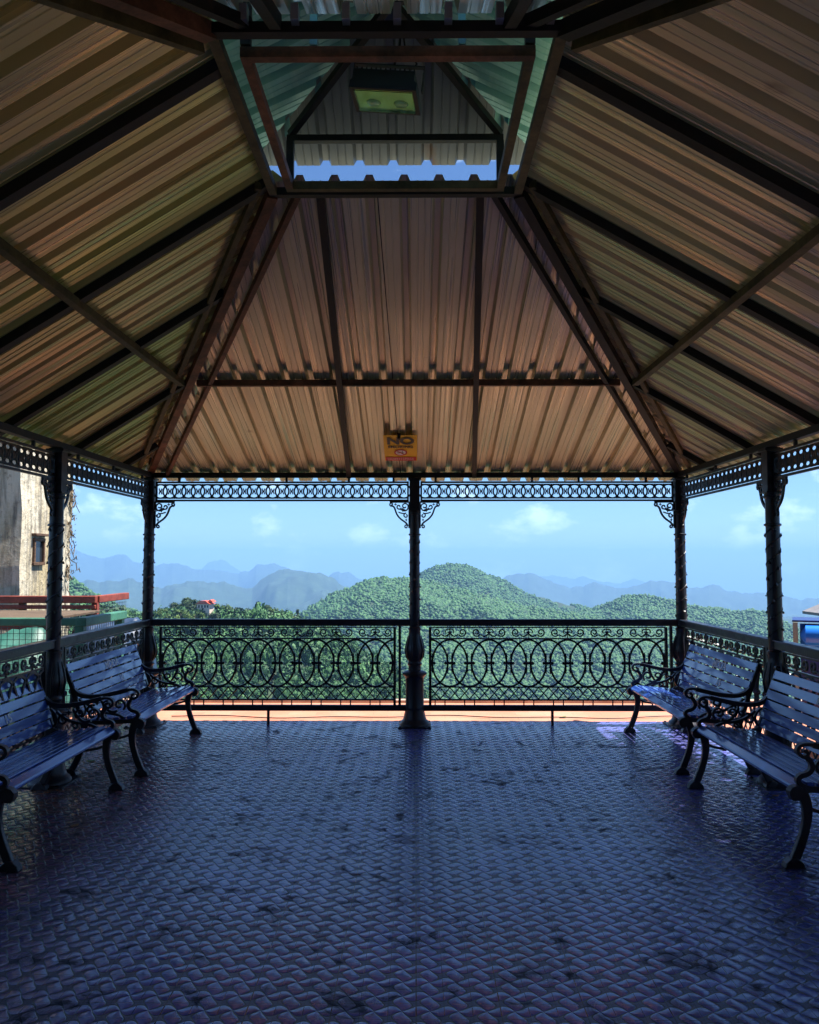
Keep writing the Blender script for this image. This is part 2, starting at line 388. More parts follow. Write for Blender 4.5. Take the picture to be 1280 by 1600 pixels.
def bracket_work():
    """corner scroll hung under the frieze, leaning on the column: +a away from the column"""
    b = MB(); r = lambda p, w_=.011: b.ribbon(p, w_*1.3, .018)
    r([(0, -.005), (0, -.275)], .012); r([(0, -.006), (.2, -.006)], .012)
    r(bez((.185, -.045), (.12, -.05), (.17, -.13), (.06, -.20), 16), .013)
    r(bez((.06, -.20), (.03, -.22), (.015, -.235), (.018, -.255), 8), .013)
    r(spiral(.182, -.03, .02, .006, -90, 300), .010); r(spiral(.03, -.26, .02, .006, 150, -220), .010)
    r(spiral(.045, -.05, .036, .010, 200, -160), .010); r(bez((.012, -.065), (.02, -.11), (.07, -.10), (.09, -.075), 10), .010)
    r(spiral(.105, -.055, .028, .008, 200, 560), .010); r(spiral(.032, -.145, .026, .008, 90, -280), .010)
    r(bez((.03, -.12), (.06, -.13), (.085, -.12), (.11, -.11), 8), .009)
    b.prism(diamond(.065, -.085, .032, .028), -.009, .009); b.prism(diamond(.14, -.03, .02, .016), -.008, .008)
    b.prism(diamond(.03, -.19, .014, .022), -.008, .008); return b
def xform(mb, o, ang):
    """turn an (a, c, b) panel so that +a runs along angle ang from origin o"""
    c, s = math.cos(ang), math.sin(ang); r = MB()
    r.v = [(o[0]+x*c-y*s, o[1]+x*s+y*c, o[2]+z) for x, y, z in mb.v]; r.f = mb.f; return r
def place(name, me_obj, parent, o, ang):
    c = me_obj.copy(); c.name = name; COL.objects.link(c); c.parent = parent; c.location = o; c.rotation_euler = (0, 0, ang); return c

# columns -------------------------------------------------
base_prof = [(.0, 0), (.155, 0), (.155, .022), (.15, .03), (.142, .045), (.122, .06), (.112, .085), (.105, .12), (.097, .15), (.094, .17), (.097, .178), (.097, .19), (.093, .197),
             (.091, .42), (.094, .45), (.094, .475), (.1, .49), (.116, .505), (.124, .515), (.124, .53), (.116, .538), (.098, .545), (.084, .552), (0, .552)]
shaft_prof = [(.0, .55), (.066, .55), (.064, .575), (.064, .60), (.074, .61), (.076, .622), (.068, .634), (.066, .645), (.07, .66), (.083, .69), (.093, .735), (.094, .765), (.086, .81), (.073, .86),
              (.064, .905), (.058, .95), (.064, .962), (.064, .978), (.052, .99)]
def ring(z, r): return [(r, z-.012), (r+.012, z-.006), (r+.012, z+.006), (r, z+.012)]
shaft_prof += [(.054, 1.0), (.051, 1.9)]+ring(1.93, .051)+[(.051, 1.96), (.05, 2.1)]+ring(2.14, .05)+[(.055, 2.17), (.0, 2.17)]
def column_parts():
    a = MB(); a.lathe(base_prof, n=28)
    # square foot plate and small bolts
    a.box((0, 0, .006), (.33, .33, .012))
    for sx in (-1, 1):
        for sy in (-1, 1): a.lathe([(0, .012), (.012, .012), (.012, .022), (0, .022)], (sx*.145, sy*.145, 0), 6)
    s = MB(); s.lathe(shaft_prof, n=24)
    # vertical flutes on bulb
    for k in range(10):
        q = 2*math.pi*k/10; ca, sa = math.cos(q), math.sin(q)
        s.tube([(ca*r, sa*r, z) for r, z in ((.066, .65), (.086, .69), (.095, .75), (.087, .81), (.066, .9))], [.004, .009, .011, .009, .004], 6)
    # creeper winding round the shaft, with leaves
    for ph in (0, math.pi):
        pts = []
        for i in range(91):
            z = 1.0+.93*i/90; q = ph+i/90*2*math.pi*4.2; pts.append((.051*math.cos(q), .051*math.sin(q), z))
        s.tube(pts, .0062, 6)
        for i in range(3, 90, 6):
            z = 1.0+.93*i/90; q = ph+i/90*2*math.pi*4.2+.28
            c = Vector((.053*math.cos(q), .053*math.sin(q), z)); rad = Vector((math.cos(q), math.sin(q), 0)); tan = Vector((-math.sin(q), math.cos(q), .55)).normalized(); up = rad.cross(tan)
            sg = 1 if (i//6) % 2 else -1
            ax = (tan*.5+up*sg).normalized(); sd_ = rad.cross(ax)
            tip = c+ax*.034; vs = [c-ax*.008, c+sd_*.013+ax*.012+rad*.003, tip+rad*.005, c-sd_*.013+ax*.012+rad*.003, c+ax*.012+rad*.013]
            s.add(vs, [(0, 1, 4), (1, 2, 4), (2, 3, 4), (3, 0, 4), (0, 3, 2, 1)])
    c = MB(); c.box((0, 0, 2.345), (.105, .105, .345)); c.box((0, 0, 2.178), (.125, .125, .016)); c.box((0, 0, 2.50), (.135, .135, .02))
    return a, s, c
ca, cs, cc = column_parts()
me_a = obj('base', ca, IRON, smooth=35); me_s = obj('shaft', cs, IRON, smooth=40); me_c = obj('capital_block', cc, IRON, bevel=.004)
BR = obj('bracket', bracket_work(), IRON)
protos = [me_a, me_s, me_c, BR]
cols = []
for iy, y in enumerate(YS):
    for x, side in ((XL, 'l'), (XR, 'r'), (XM, 'm')):
        if side == 'm' and iy not in (0, 4): continue
        if side == 'm' and iy == 4: continue           # the near end stays open
        s_ = me_s.copy(); s_.name = 'column'; COL.objects.link(s_); s_.parent = pav; s_.location = (x, y, 0); s_.rotation_euler = (0, 0, random.random())
        q = s_.rotation_euler.z
        def sub(src, nm, loc=(0, 0, 0), rz=0):
            o = src.copy(); o.name = nm; COL.objects.link(o); o.parent = s_
            # sub parts keep the pavilion's axes
            o.matrix_parent_inverse = Matrix.Rotation(-q, 4, 'Z'); o.location = loc; o.rotation_euler = (0, 0, rz); return o
        sub(me_a, 'column_base'); sub(me_c, 'column_head')
        # brackets along each frieze that meets this column
        dirs = []
        if iy == 0: dirs += [0] if side == 'l' else [math.pi] if side == 'r' else [0, math.pi]
        if side != 'm':
            if iy > 0: dirs.append(math.pi/2)
            if iy < 4: dirs.append(-math.pi/2)
        for d in dirs: sub(BR, 'bracket', (.056*math.cos(d), .056*math.sin(d), 2.27), d)
for o in protos: bpy.data.objects.remove(o)

# railings and friezes -----------------------------------
def railing(x0, y0, ang, span, a0, a1, n, leg_at, extra):
    """top level part of the pavilion: railing > handrail, bottom_rail, scrollwork"""
    c, s = math.cos(ang), math.sin(ang); L = a1-a0
    hr = MB(); hr.box((span/2, 0, 1.03), (span-.05, .062, .058)); hr.box((span/2, 0, 1.064), (span-.05, .082, .010))
    o = obj('railing', hr, IRON, pav, bevel=.006); o.location = (x0, y0, 0); o.rotation_euler = (0, 0, ang)
    wk = railing_work(L, n); wk.v = [(x+a0, y, z) for x, y, z in wk.v]; obj('scrollwork', wk, IRON, o)
    br = MB(); br.box((span/2, 0, .176), (span-.06, .045, .058)); obj('bottom_rail', br, IRON, o, bevel=.003)
    for a in [extra]: 
        pp = MB(); pp.box((a, 0, .60), (.026, .03, .80)); obj('upright', pp, IRON, o)
    if leg_at: lg = MB(); lg.box((leg_at, 0, .073), (.026, .026, .147)); obj('leg', lg, IRON, o)
    return o
railing(XL, 8.4, 0, XM-XL, .14, 2.524, 12, 1.245, 2.575)
railing(XM, 8.4, 0, XR-XM, .157, 2.55, 12, 1.39, 2.60)
for x in (XL, XR):
    for i in range(4):
        span = YS[i]-YS[i+1]; railing(x, YS[i], -math.pi/2, span, .14, span-.19, 10, span/2, span-.14)
def frieze(x0, y0, ang, span):
    wk = frieze_work(span-.12); wk.v = [(x+.06, y, z) for x, y, z in wk.v]
    o = obj('frieze', wk, IRON, pav); o.location = (x0, y0, 0); o.rotation_euler = (0, 0, ang)
frieze(XL, 8.4, 0, XM-XL); frieze(XM, 8.4, 0, XR-XM)
for x in (XL, XR):
    for i in range(4): frieze(x, YS[i], -math.pi/2, YS[i]-YS[i+1])
frieze(XL, -.4, 0, XR-XL)

# eave beams, stubs ---------------------------------------
for p0, p1 in (((XL-.03, 8.4, 2.542), (XR+.03, 8.4, 2.542)), ((XL-.03, -.4, 2.542), (XR+.03, -.4, 2.542))):
    b = MB(); b.bar(p0, p1, .055, .052); obj('eave_beam', b, BEAM, pav)
for x in (XL, XR):
    b = MB(); b.bar((x, 8.372, 2.542), (x, -.372, 2.542), .055, .05); obj('eave_beam', b, BEAM, pav)
st = MB(); st.box((0, 0, 0), (.022, .022, .04)); sp0 = obj('spacer', st, IRON, pav); sp0.location = ((278-650)/F*8.4, 8.4, 2.497)
for x, y in [((px-650)/F*8.4, 8.4) for px in (447, 545, 615, 681, 832, 905, 1010)]+[(x, 8.15-k*.78) for x in (XL, XR) for k in range(11)]:
    o = sp0.copy(); COL.objects.link(o); o.location = (x, y, 2.497)

# roof geometry ------------------------------------------
OX0, OX1, OY0, OY1, OZ = -2.93, 2.90, -.66, 8.64, 2.505          # outer edge of the sheets
IX0, IX1, IY0, IY1, IZ = -.82, .59, 3.13, 4.56, 3.825            # sheets stop here, round the opening
def plane_z(side, x, y):
    if side == 'B': return OZ+(OY1-y)/(OY1-IY1)*(IZ-OZ)
    if side == 'F': return OZ+(y-OY0)/(IY0-OY0)*(IZ-OZ)
    if side == 'L': return OZ+(x-OX0)/(IX0-OX0)*(IZ-OZ)
    return OZ+(OX1-x)/(OX1-IX1)*(IZ-OZ)
def rib_profile(L, pitch=.2, off=0.03):
    """(u, h): flat pans with raised ribs (raised outwards, so hollow seen from below) and two small swages per pan"""
    pr = []; u = off
    h = .045
    while u < L:
        for du, hh in ((0, 0), (.016, h), (.052, h), (.068, 0), (.105, 0), (.108, .0035), (.112, .0035), (.115, 0), (.15, 0), (.153, .0035), (.157, .0035), (.16, 0)):
            if 0 <= u+du <= L: pr.append((u+du, hh))
        u += pitch
    if pr[0][0] > 0: pr = [(0, 0)]+pr
    if pr[-1][0] < L: pr.append((L, 0))
    return pr
def slope_panel(side, m, pieces=1):
    horiz = side in 'BF'
    u0, u1 = (OX0, OX1) if horiz else (OY0, OY1)
    i0, i1 = (IX0, IX1) if horiz else (IY0, IY1)
    pr = rib_profile(u1-u0, off=.03 if horiz else .05)
    b = MB()
    if side == 'B': nrm = Vector((0, (IZ-OZ), (OY1-IY1)))
    elif side == 'F': nrm = Vector((0, -(IZ-OZ), (IY0-OY0)))
    elif side == 'L': nrm = Vector((-(IZ-OZ), 0, (IX0-OX0)))
    else: nrm = Vector(((IZ-OZ), 0, (OX1-IX1)))
    nrm.normalize()
    def pt(u, v):                       # v 0 at the eave .. 1 at opening
        if side == 'B': q = Vector((u, OY1+(IY1-OY1)*v, OZ+(IZ-OZ)*v))
        elif side == 'F': q = Vector((u, OY0+(IY0-OY0)*v, OZ+(IZ-OZ)*v))
        elif side == 'L': q = Vector((OX0+(IX0-OX0)*v, u, OZ+(IZ-OZ)*v))
        else: q = Vector((OX1+(IX1-OX1)*v, u, OZ+(IZ-OZ)*v))
        return q
    def vmax(u): return max(0.0, min(1.0, (u-u0)/(i0-u0), (u1-u)/(u1-i1)))
    us = sorted(set([x for x, _ in pr]))
    rows = []
    NV = 6
    rr = random.Random(hash(side) % 97)
    for du, h in pr:
        u = u0+du; vm = vmax(u); lip = rr.uniform(-.004, .004) if h == 0 else 0
        rows.append([pt(u, vm*k/NV)+nrm*(h+lip*(1-k/NV)) for k in range(NV+1)])
    vs = [p for r_ in rows for p in r_]; n = NV+1
    fs = [(i*n+k, (i+1)*n+k, (i+1)*n+k+1, i*n+k+1) for i in range(len(rows)-1) for k in range(NV)]
    b.add(vs, fs)
    o = obj('roof_panel', b, m, pav, norm=False)
    s = o.modifiers.new('thick', 'SOLIDIFY'); s.thickness = .0015; s.offset = 0
    return o
slope_panel('B', SHEET_B); slope_panel('F', SHEET_B); slope_panel('L', SHEET_L); slope_panel('R', SHEET_R)
corner_out = [(OX0, OY1), (OX1, OY1), (OX0, OY0), (OX1, OY0)]; corner_in = [(IX0, IY1), (IX1, IY1), (IX0, IY0), (IX1, IY0)]
for (x, y), (a, b_) in zip(corner_out, corner_in):           # hip flashings outside
    b = MB(); p0, p1 = Vector((x, y, OZ+.035)), Vector((a, b_, IZ+.035)); d = (p1-p0).normalized(); sx = d.cross(Vector((0, 0, 1))).normalized()
    n = MB(); vs = []
    for p in (p0, p1): vs += [p-sx*.14+Vector((0, 0, -.045)), p+Vector((0, 0, .03)), p+sx*.14+Vector((0, 0, -.045))]
    b.add(vs, [(0, 1, 4, 3), (1, 2, 5, 4)])
    o = obj('hip_flashing', b, SHEET_B, pav); o.modifiers.new('t', 'SOLIDIFY').thickness = .0015
# framing: members lie just under the sheets
def under(side, x, y, d=.034): return Vector((x, y, plane_z(side, x, y)-d))
def member(name, p0, p1, w_, h_, m, up=(0, 0, 1)):
    b = MB(); b.bar(p0, p1, w_, h_, up); return obj(name, b, m, pav)
tp = .49
def lerp(a, b, t): return a+(b-a)*t
PX0, PX1 = lerp(OX0, IX0, tp), lerp(OX1, IX1, tp); PYb, PYf = lerp(OY1, IY1, tp), lerp(OY0, IY0, tp)
# purlins at mid slope
member('purlin', under('B', PX0+.1, PYb, .038), under('B', PX1-.1, PYb, .038), .045, .05, RUST)
member('purlin', under('F', PX0+.1, PYf, .038), under('F', PX1-.1, PYf, .038), .045, .05, BEAM)
member('purlin', under('L', PX0, PYf+.1, .062), under('L', PX0, PYb-.1, .062), .05, .045, OLIVE)
member('purlin', under('R', PX1, PYf+.1, .062), under('R', PX1, PYb-.1, .062), .05, .045, OLIVE)
# rafters
for x0, x1 in ((-.69, -.55), (.60, .37)):
    member('rafter', under('B', x0, 8.40, .045), under('B', x1, IY1+.02, .045), .045, .06, BEAM)
    member('rafter', under('F', x0, -.38, .045), under('F', x1, IY0-.02, .045), .045, .06, BEAM)
def hipz(y, side):    # distance limit: x reached by side rafters at depth y
    ix = IX0 if side == 'L' else IX1; ox = OX0 if side == 'L' else OX1
    if y > IY1: t = (OY1-y)/(OY1-IY1)
    elif y < IY0: t = (y-OY0)/(IY0-OY0)
    else: t = 1
    return ox+(ix-ox)*t
for side, sx in (('L', XL), ('R', XR)):
    for y in (7.75, 6.65, 5.5, 4.5, 3.4, 2.3, 1.2, .2):
        xe = hipz(y, side); 
        member('rafter', under(side, sx+(-.14 if side == 'L' else .14), y, .032), under(side, xe, y, .032), .06, .052, BEAM)
# hips: central hip member and a trimmer each side
hs = {'L': {}, 'R': {}}
for (x, y), (a, b_) in zip(corner_out, corner_in):
    sd_, ed = ('L' if x < 0 else 'R'), ('B' if y > 4 else 'F'); sgx = 1 if x < 0 else -1; sgy = -1 if y > 4 else 1
    near = y < 4
    x_, y_ = (XL if x < 0 else XR), (8.4 if y > 4 else -.4)
    member('hip_rafter', (x_, y_, 2.575), (a+sgx*.0, b_, IZ-.075), .06, .065, RUST if (x < 0) else BEAM)
    # trimmer under the end slope
    xa, xb = x_+sgx*.17, a+sgx*.16
    member('hip_trimmer', (xa, y_, plane_z(ed, xa, y_)-.035), (xb, b_, IZ-.045), .035, .05, RUST if (x < 0 and not near) else BEAM)
    ya, yb = y_+sgy*.34, b_+sgy*.02
    member('hip_trimmer', (x_, ya, plane_z(sd_, x_, ya)-.035), (a-sgx*.06, b_+sgy*.10, plane_z(sd_, a-sgx*.06, 0)-.035), .035, .05, OLIVE)
# opening rings
def ringb(name, x0, x1, y0, y1, z, w_, h_, ms):
    for (p, q), m in zip((((x0, y1), (x1, y1)), ((x0, y0), (x1, y0)), ((x0, y0+w_/2), (x0, y1-w_/2)), ((x1, y0+w_/2), (x1, y1-w_/2))), ms):
        if p[1] == q[1]: p, q = (p[0]-w_/2, p[1]), (q[0]+w_/2, q[1])
        member(name, (*p, z), (*q, z), w_, h_, m)
ringb('opening_frame', -.70, .47, 3.25, 4.44, 3.735, .04, .045, (OLIVE, RUST, RUST, OLIVE))
ringb('opening_frame', IX0+.01, IX1-.01, IY0-.01, IY1-.01, 3.752, .045, .045, (BEAM, BEAM, OLIVE, OLIVE))
for x in (-.70, .47):
    for y in (3.25, 4.44):
        member('lantern_post', (x, y, 3.768), (x, y, 3.99), .04, .04, BEAM, (0, 1, 0))
for k, x in enumerate((-.42, .19)): member('lantern_post', (x, 3.25, 3.768), (x, 3.25, 3.99), .03, .03, TEAL, (0, 1, 0))
ringb('lantern_frame', -.70, .47, 3.25, 4.44, 4.008, .036, .036, (BEAM,)*2)
# lantern roof
AX, AY, AZ = -.117, 3.845, 4.42
LE = [(-.99, 2.96), (.76, 2.96), (.76, 4.73), (-.99, 4.73)]; LEZ = 4.0
def lantern_panel(c0, c1):
    c0, c1 = Vector((*c0, LEZ)), Vector((*c1, LEZ)); ap = Vector((AX, AY, AZ)); L = (c1-c0).length; e = (c1-c0)/L
    ua = (ap-c0).dot(e); nrm = e.cross(ap-c0).normalized()
    if nrm.z < 0: nrm = -nrm
    b = MB(); rows = []
    for u, h in rib_profile(L, .2, .06):
        v = u/ua if u < ua else (L-u)/(L-ua); foot = c0+e*ua; up = ap-foot
        p0 = c0+e*u; rows.append([p0+nrm*h, p0+up*max(0, min(1, v))+nrm*h])
    b.add([p for r_ in rows for p in r_], [(2*i, 2*i+2, 2*i+3, 2*i+1) for i in range(len(rows)-1)])
    o = obj('lantern_roof', b, GREYS if c0.y > 4 and c1.y > 4 else TEAL, pav, norm=False); o.modifiers.new('t', 'SOLIDIFY').thickness = .0015
for i in range(4):
    lantern_panel(LE[i], LE[(i+1) % 4])
    b = MB(); p0, p1 = Vector((*LE[i], LEZ+.03)), Vector((AX, AY, AZ+.04)); d = (p1-p0).normalized(); sx = d.cross(Vector((0, 0, 1))).normalized()
    b.add([q for p in (p0, p1) for q in (p-sx*.07+Vector((0, 0, -.02)), p+Vector((0, 0, .025)), p+sx*.07+Vector((0, 0, -.02)))], [(0, 1, 4, 3), (1, 2, 5, 4)])
    o = obj('lantern_flashing', b, TEAL, pav); o.modifiers.new('t', 'SOLIDIFY').thickness = .0015
for (x, y) in ((-.70, 3.25), (.47, 3.25), (.47, 4.44), (-.70, 4.44)):
    member('lantern_rafter', (x, y, 4.035), (AX, AY, AZ-.035), .035, .035, BEAM)
b = MB(); b.lathe([(0, 0), (.2, 0), (.12, .06), (.03, .12), (.02, .3), (0, .33)], (AX, AY, AZ), 12); obj('finial', b, SHEET_B, pav, smooth=40)
# purlin clips at each rib, bright galvanised
cl = MB(); cl.box((0, 0, 0), (.02, .03, .022)); seam = MB(); seam.bar(under('B', -.155, 8.6, .001), under('B', -.225, IY1+.03, .001), .006, .004); obj('sheet_seam', seam, BLK_, pav)
GALV = mat('galvanised', (.55, .56, .6), .35, .8)[0]; cl0 = obj('sheet_clip', cl, GALV, pav); cl0.location = (0, PYb+.03, plane_z('B', 0, PYb+.03)-.012)
for u in np.arange(OX0+.058, OX1, .2):
    if PX0+.05 < u < PX1-.05:
        o = cl0.copy(); COL.objects.link(o); o.location.x = u
    if IX0 < u < IX1:
        o = cl0.copy(); COL.objects.link(o); o.location = (u, IY0-.05, plane_z('F', 0, IY0-.05)-.02); o.scale = (1.5, 1.6, 3)

# ------------------------------------------------------------------ floodlight in the lantern
fl = thing('floodlight', 'black finned floodlight with greenish glass hanging in the roof opening', 'floodlight', (-.142, 3.75, 3.835), R(-6))
FLB = mat('floodlight_black', (.008, .008, .009), .45)[0]
b = MB(); b.prism([(-.155, .0), (.155, .0), (.155, .03), (.14, .045), (.14, .10), (-.14, .10), (-.14, .045), (-.155, .03)], -.12, .12)
for k in range(13): b.box((-.132+.022*k, 0, .112), (.006, .2, .03))
o = obj('housing', b, FLB, fl, bevel=.003); 
b = MB()
for x, sx, y, sy in ((0, .31, -.112, .02), (0, .31, .112, .02), (-.145, .02, 0, .204), (.145, .02, 0, .204)): b.box((x, y, -.008), (sx, sy, .016))
obj('bezel', b, FLB, fl, bevel=.002)
gm, gt, gb = mat('floodlight_reflector', (.62, .72, .30), .18, .6)
b = MB(); b.box((0, 0, -.002), (.268, .20, .003)); obj('reflector', b, gm, fl)
for x in (-.06, .07):
    b = MB(); b.lathe([(0, -.014), (.026, -.014), (.034, -.005), (0, -.004)], (x, .03, 0), 20); o = obj('lamp_module', b, mat('lamp_lens', (.75, .8, .55), .12, .4)[0], fl, smooth=True)
gl, gt, gb = mat('floodlight_glass', (.9, 1, .85), .03); gb.inputs['Transmission Weight'].default_value = 1; gb.inputs['IOR'].default_value = 1.45
b = MB(); b.box((0, 0, -.0195), (.268, .202, .004)); obj('glass', b, gl, fl)
b = MB(); b.ribbon([(-.165, .05), (-.165, .2), (.165, .2), (.165, .05)], .006, .03); obj('bracket', b, FLB, fl)
b = MB(); b.tube([(.02, 0, .203), (.03, .02, .34), (.02, .06, .5)], .006, 6); b.tube([(.05, 0, .11), (.12, .04, .25), (.06, .05, .32), (.02, .06, .5)], .004, 6); obj('cable', b, FLB, fl, smooth=True)
for o in kids(fl): o.rotation_euler = (0, R(7), 0); o.scale = (1.02, .88, .80)

# ------------------------------------------------------------------ no smoking sign
sl = math.atan2(IZ-OZ, OY1-IY1); sg = thing('no_smoking_sign', 'small yellow no smoking sign fixed under the rear roof slope', 'sign')
sy0 = 7.78; szz = plane_z('B', 0, sy0)-.05
M = Matrix.Translation(((625-650)/F*sy0, sy0, szz)) @ Matrix.Rotation(R(1.5), 4, 'Y') @ Matrix.Rotation(R(90)+(R(90)-sl)*0, 4, 'X')
# local frame: X right, Y up the sign, Z towards the viewer; the sign follows the slope
ex = Vector((1, 0, 0)); eup = Vector((0, -math.cos(sl+R(3)), math.sin(sl+R(3)))); en = ex.cross(eup)
SM = Matrix(((ex.x, eup.x, en.x, 0), (ex.y, eup.y, en.y, 0), (ex.z, eup.z, en.z, 0), (0, 0, 0, 1)))
sg.matrix_world = Matrix.Translation(((626-650)/F*sy0, sy0, szz)) @ SM
YEL = m_noise('sign_yellow', [(.3, (.9, .50, .01)), (.7, (1.0, .62, .02))], 8, .5); REDS = mat('sign_red', (.55, .02, .015), .5)[0]; BLK = mat('sign_black', (.01, .01, .01), .5)[0]; WHT = mat('sign_white', (.8, .72, .72), .5)[0]
fr2 = lambda a, b, c: (a, b, c)
b = MB(); n = 8; b.add([(x*.158, -.25+.5*i/n, 0.0) for i in range(n+1) for x in (-1, 1)], [(2*i, 2*i+1, 2*i+3, 2*i+2) for i in range(n)])
o = obj('board', b, YEL, sg); o.modifiers.new('t', 'SOLIDIFY').thickness = .003
b = MB(); b.box((0, -.205, .004), (.30, .075, .001)); obj('red_strip', b, REDS, sg)
b = MB()
for k in range(3):
    for j in range(14): b.box((-.125+j*.0185+random.uniform(-.002, .002), -.187-.018*k, .0052), (random.uniform(.008, .015), .006, .0006))
obj('small_print', b, WHT, sg)
text_mesh('lettering', 'NO', .18, Matrix.Translation((.0, .145, .006)), BLK, sg, off=.007, sx=.9)
text_mesh('lettering', 'SMOKING', .062, Matrix.Translation((0, .035, .006)), BLK, sg, off=.0018, sx=.86)
b = MB(); b.prism(arc(0, 0, .05, .05, 0, 360, 32)[:-1], 0, .001, fr2); b.v = [(x, y-.075, z+.0045) for x, y, z in b.v]; obj('roundel', b, WHT, sg)
b = MB(); b.ribbon(arc(0, -.075, .056, .056, 0, 360, 40)[:-1], .014, .001, lambda a, b_, c: (a, b_, c+.006), closed=True)
b.ribbon([(-.038, -.037), (.038, -.113)], .010, .001, lambda a, b_, c: (a, b_, c+.0085)); obj('prohibition_ring', b, REDS, sg)
b = MB(); b.box((-.005, -.08, .0066), (.06, .01, .0008)); b.ribbon(bez((.02, -.07), (.03, -.055), (.005, -.05), (.02, -.035), 8), .004, .0008, lambda a, b_, c: (a, b_, c+.0066)); obj('cigarette', b, BLK, sg)
b = MB(); b.box((-.01, .262, .02), (.03, .022, .06)); obj('hook', b, BLK, sg)

# ------------------------------------------------------------------ benches
def bench(L=1.60):
    root = thing('garden_bench', 'x', 'bench')
    def slat(c, tang, w_, t, name, rnd=False):
        b = MB(); ty, tz = tang; l = math.hypot(ty, tz); ty /= l; tz /= l
        M = Matrix(((1, 0, 0), (0, ty, -tz), (0, tz, ty)))
        b.box((L/2, c[0], c[1]), (L-.03, w_, t), M); nn = M @ Vector((0, 0, t/2+.0005)); nn = nn if nn.z > 0 or abs(tz) > abs(ty) else -nn
        if name != 'front_rail':
            for bx in (.02, L-.02):
                for sg_ in (1, -1): b.box((bx, c[0]+nn.y*sg_, c[1]+nn.z*sg_), (.012, .012, .004), M)
        return obj(name, b, WOODB, root, bevel=.008 if not rnd else .014)
    # seat (y back, z up); front at y=0
    slat((.012, .428), (1, .55), .07, .03, 'front_rail', True)
    for i in range(7):
        y = .075+i*.053; z = .446-.10*(y-.05)+.06*max(0, y-.33); slat((y, z), (1, -.08), .041, .02, 'seat_slat')
    for i in range(6):
        s = i*.074; y = .462+.155*(s/.44)+.02*math.sin(s/.44*math.pi)*-1; z = .475+s*.93
        if i == 5: y -= .0; sl_ = slat((y, z), (.36, 1), .06, .03, 'backrest_slat', True)
        else: sl_ = slat((y, z), (.34, 1), .062, .018, 'backrest_slat')
        if i == 4:
            root['_t'] = 1; yy, zz = y, z
        if i == 2: y2, z2 = y, z
    tn = Vector((0, .34, 1)).normalized()
    return root, (yy, zz, y2, z2, tn)
def end_frame(root, L):
    fr = lambda x0: (lambda a, b_, c: (x0+c, a, b_))
    for x0 in (.02, L-.02):
        f = fr(x0); b = MB(); rb = lambda p, w_, d=.032: b.ribbon(p, w_, d, f)
        # seat bearer, back stile
        rb(bez((-.03, .40), (.02, .42), (.1, .42), (.25, .405), 12)+[(.4, .405), (.45, .43)], .032)
        b.prism([(-.045, .385), (-.03, .36), (0, .36), (.03, .385), (.03, .425), (0, .44), (-.03, .43), (-.047, .41)], -.025, .025, f)
        rb(bez((.44, .40), (.47, .50), (.52, .66), (.60, .86), 14), .03, .034)
        rb(spiral(.592, .868, .018, .008, 20, 300, 10), .012)
        # rail between legs under the seat
        rb(bez((.03, .34), (.12, .26), (.33, .26), (.45, .35), 12), .018, .02); rb(spiral(.24, .33, .045, .015, -90, 300, 20), .012, .018)
        e = obj('end_frame', b, IRON, root, bevel=.004)
        b = MB(); rb = lambda p, w_, d=.03: b.ribbon(p, w_, d, f)
        rb(bez((.02, .41), (.10, .30), (.02, .14), (-.03, .02), 16), taper(17, .06, .045, .05), .034)
        b.prism([(-.085, 0), (.03, 0), (.02, .03), (-.01, .055), (-.045, .055), (-.075, .028)], -.03, .03, f); obj('front_leg', b, IRON, e, bevel=.006)
        b = MB(); rb = lambda p, w_, d=.03: b.ribbon(p, w_, d, f)
        rb(bez((.43, .43), (.40, .28), (.46, .14), (.53, .02), 16), taper(17, .06, .042, .05), .034)
        b.prism([(.47, 0), (.59, 0), (.575, .028), (.55, .055), (.515, .055), (.48, .03)], -.03, .03, f); obj('rear_leg', b, IRON, e, bevel=.006)
        # arm: sweeps from back, curls over at the front, S support and filler scrolls
        b = MB(); rb = lambda p, w_, d=.024: b.ribbon(p, w_, d, f)
        rb(bez((.515, .66), (.46, .57), (.30, .60), (.09, .655), 18), taper(19, .028, .03, .032), .042)
        rb(bez((.09, .655), (.02, .67), (-.01, .63), (.02, .60), 10)+spiral(.045, .61, .025, .01, 200, 480, 10), .018, .034)
        rb(bez((.05, .595), (.10, .56), (.10, .50), (.03, .49), 10)+bez((.03, .49), (-.02, .47), (.02, .43), (.06, .425), 8), .026, .03)
        rb(spiral(.155, .54, .048, .014, 230, -140, 20), .016); rb(bez((.17, .495), (.22, .47), (.26, .50), (.30, .58), 12), .018)
        rb(spiral(.25, .545, .036, .012, -60, 300, 20), .014); rb(bez((.12, .44), (.2, .50), (.3, .44), (.42, .56), 14), .018)
        rb(spiral(.37, .50, .042, .012, 120, -260, 20), .014); rb(spiral(.28, .455, .026, .01, 0, 330, 14), .012)
        rb(bez((.44, .45), (.40, .50), (.42, .55), (.47, .58), 8), .014)
        b.prism([(-x+.33, z+.555) for x, z in diamond(0, 0, .03, .02)], -.012, .012, f); obj('armrest', b, IRON, e, bevel=.003)
def make_bench(L=1.6):
    root, (yy, zz, y2, z2, tn) = bench(L); end_frame(root, L)
    nrm = Vector((0, -tn.z, tn.y))
    for s, y, z, sz, xx, nm in (('MDDA', yy, zz, .085, L*.55, 'lettering'), ('15', y2, z2, .08, L*.62, 'lettering')):
        M = Matrix(((1, 0, 0, xx), (0, tn.y, nrm.y, y), (0, tn.z, nrm.z, z), (0, 0, 0, 1)))
        M = M @ Matrix.Translation((0, 0, .0112)); text_mesh(nm, s, sz, M, WHITEP, root, ext=.0003, off=.0022, sx=1.25)
    if '_t' in root: del root['_t']
    return root
B0 = make_bench()
GB = 'slatted benches along the pavilion sides'
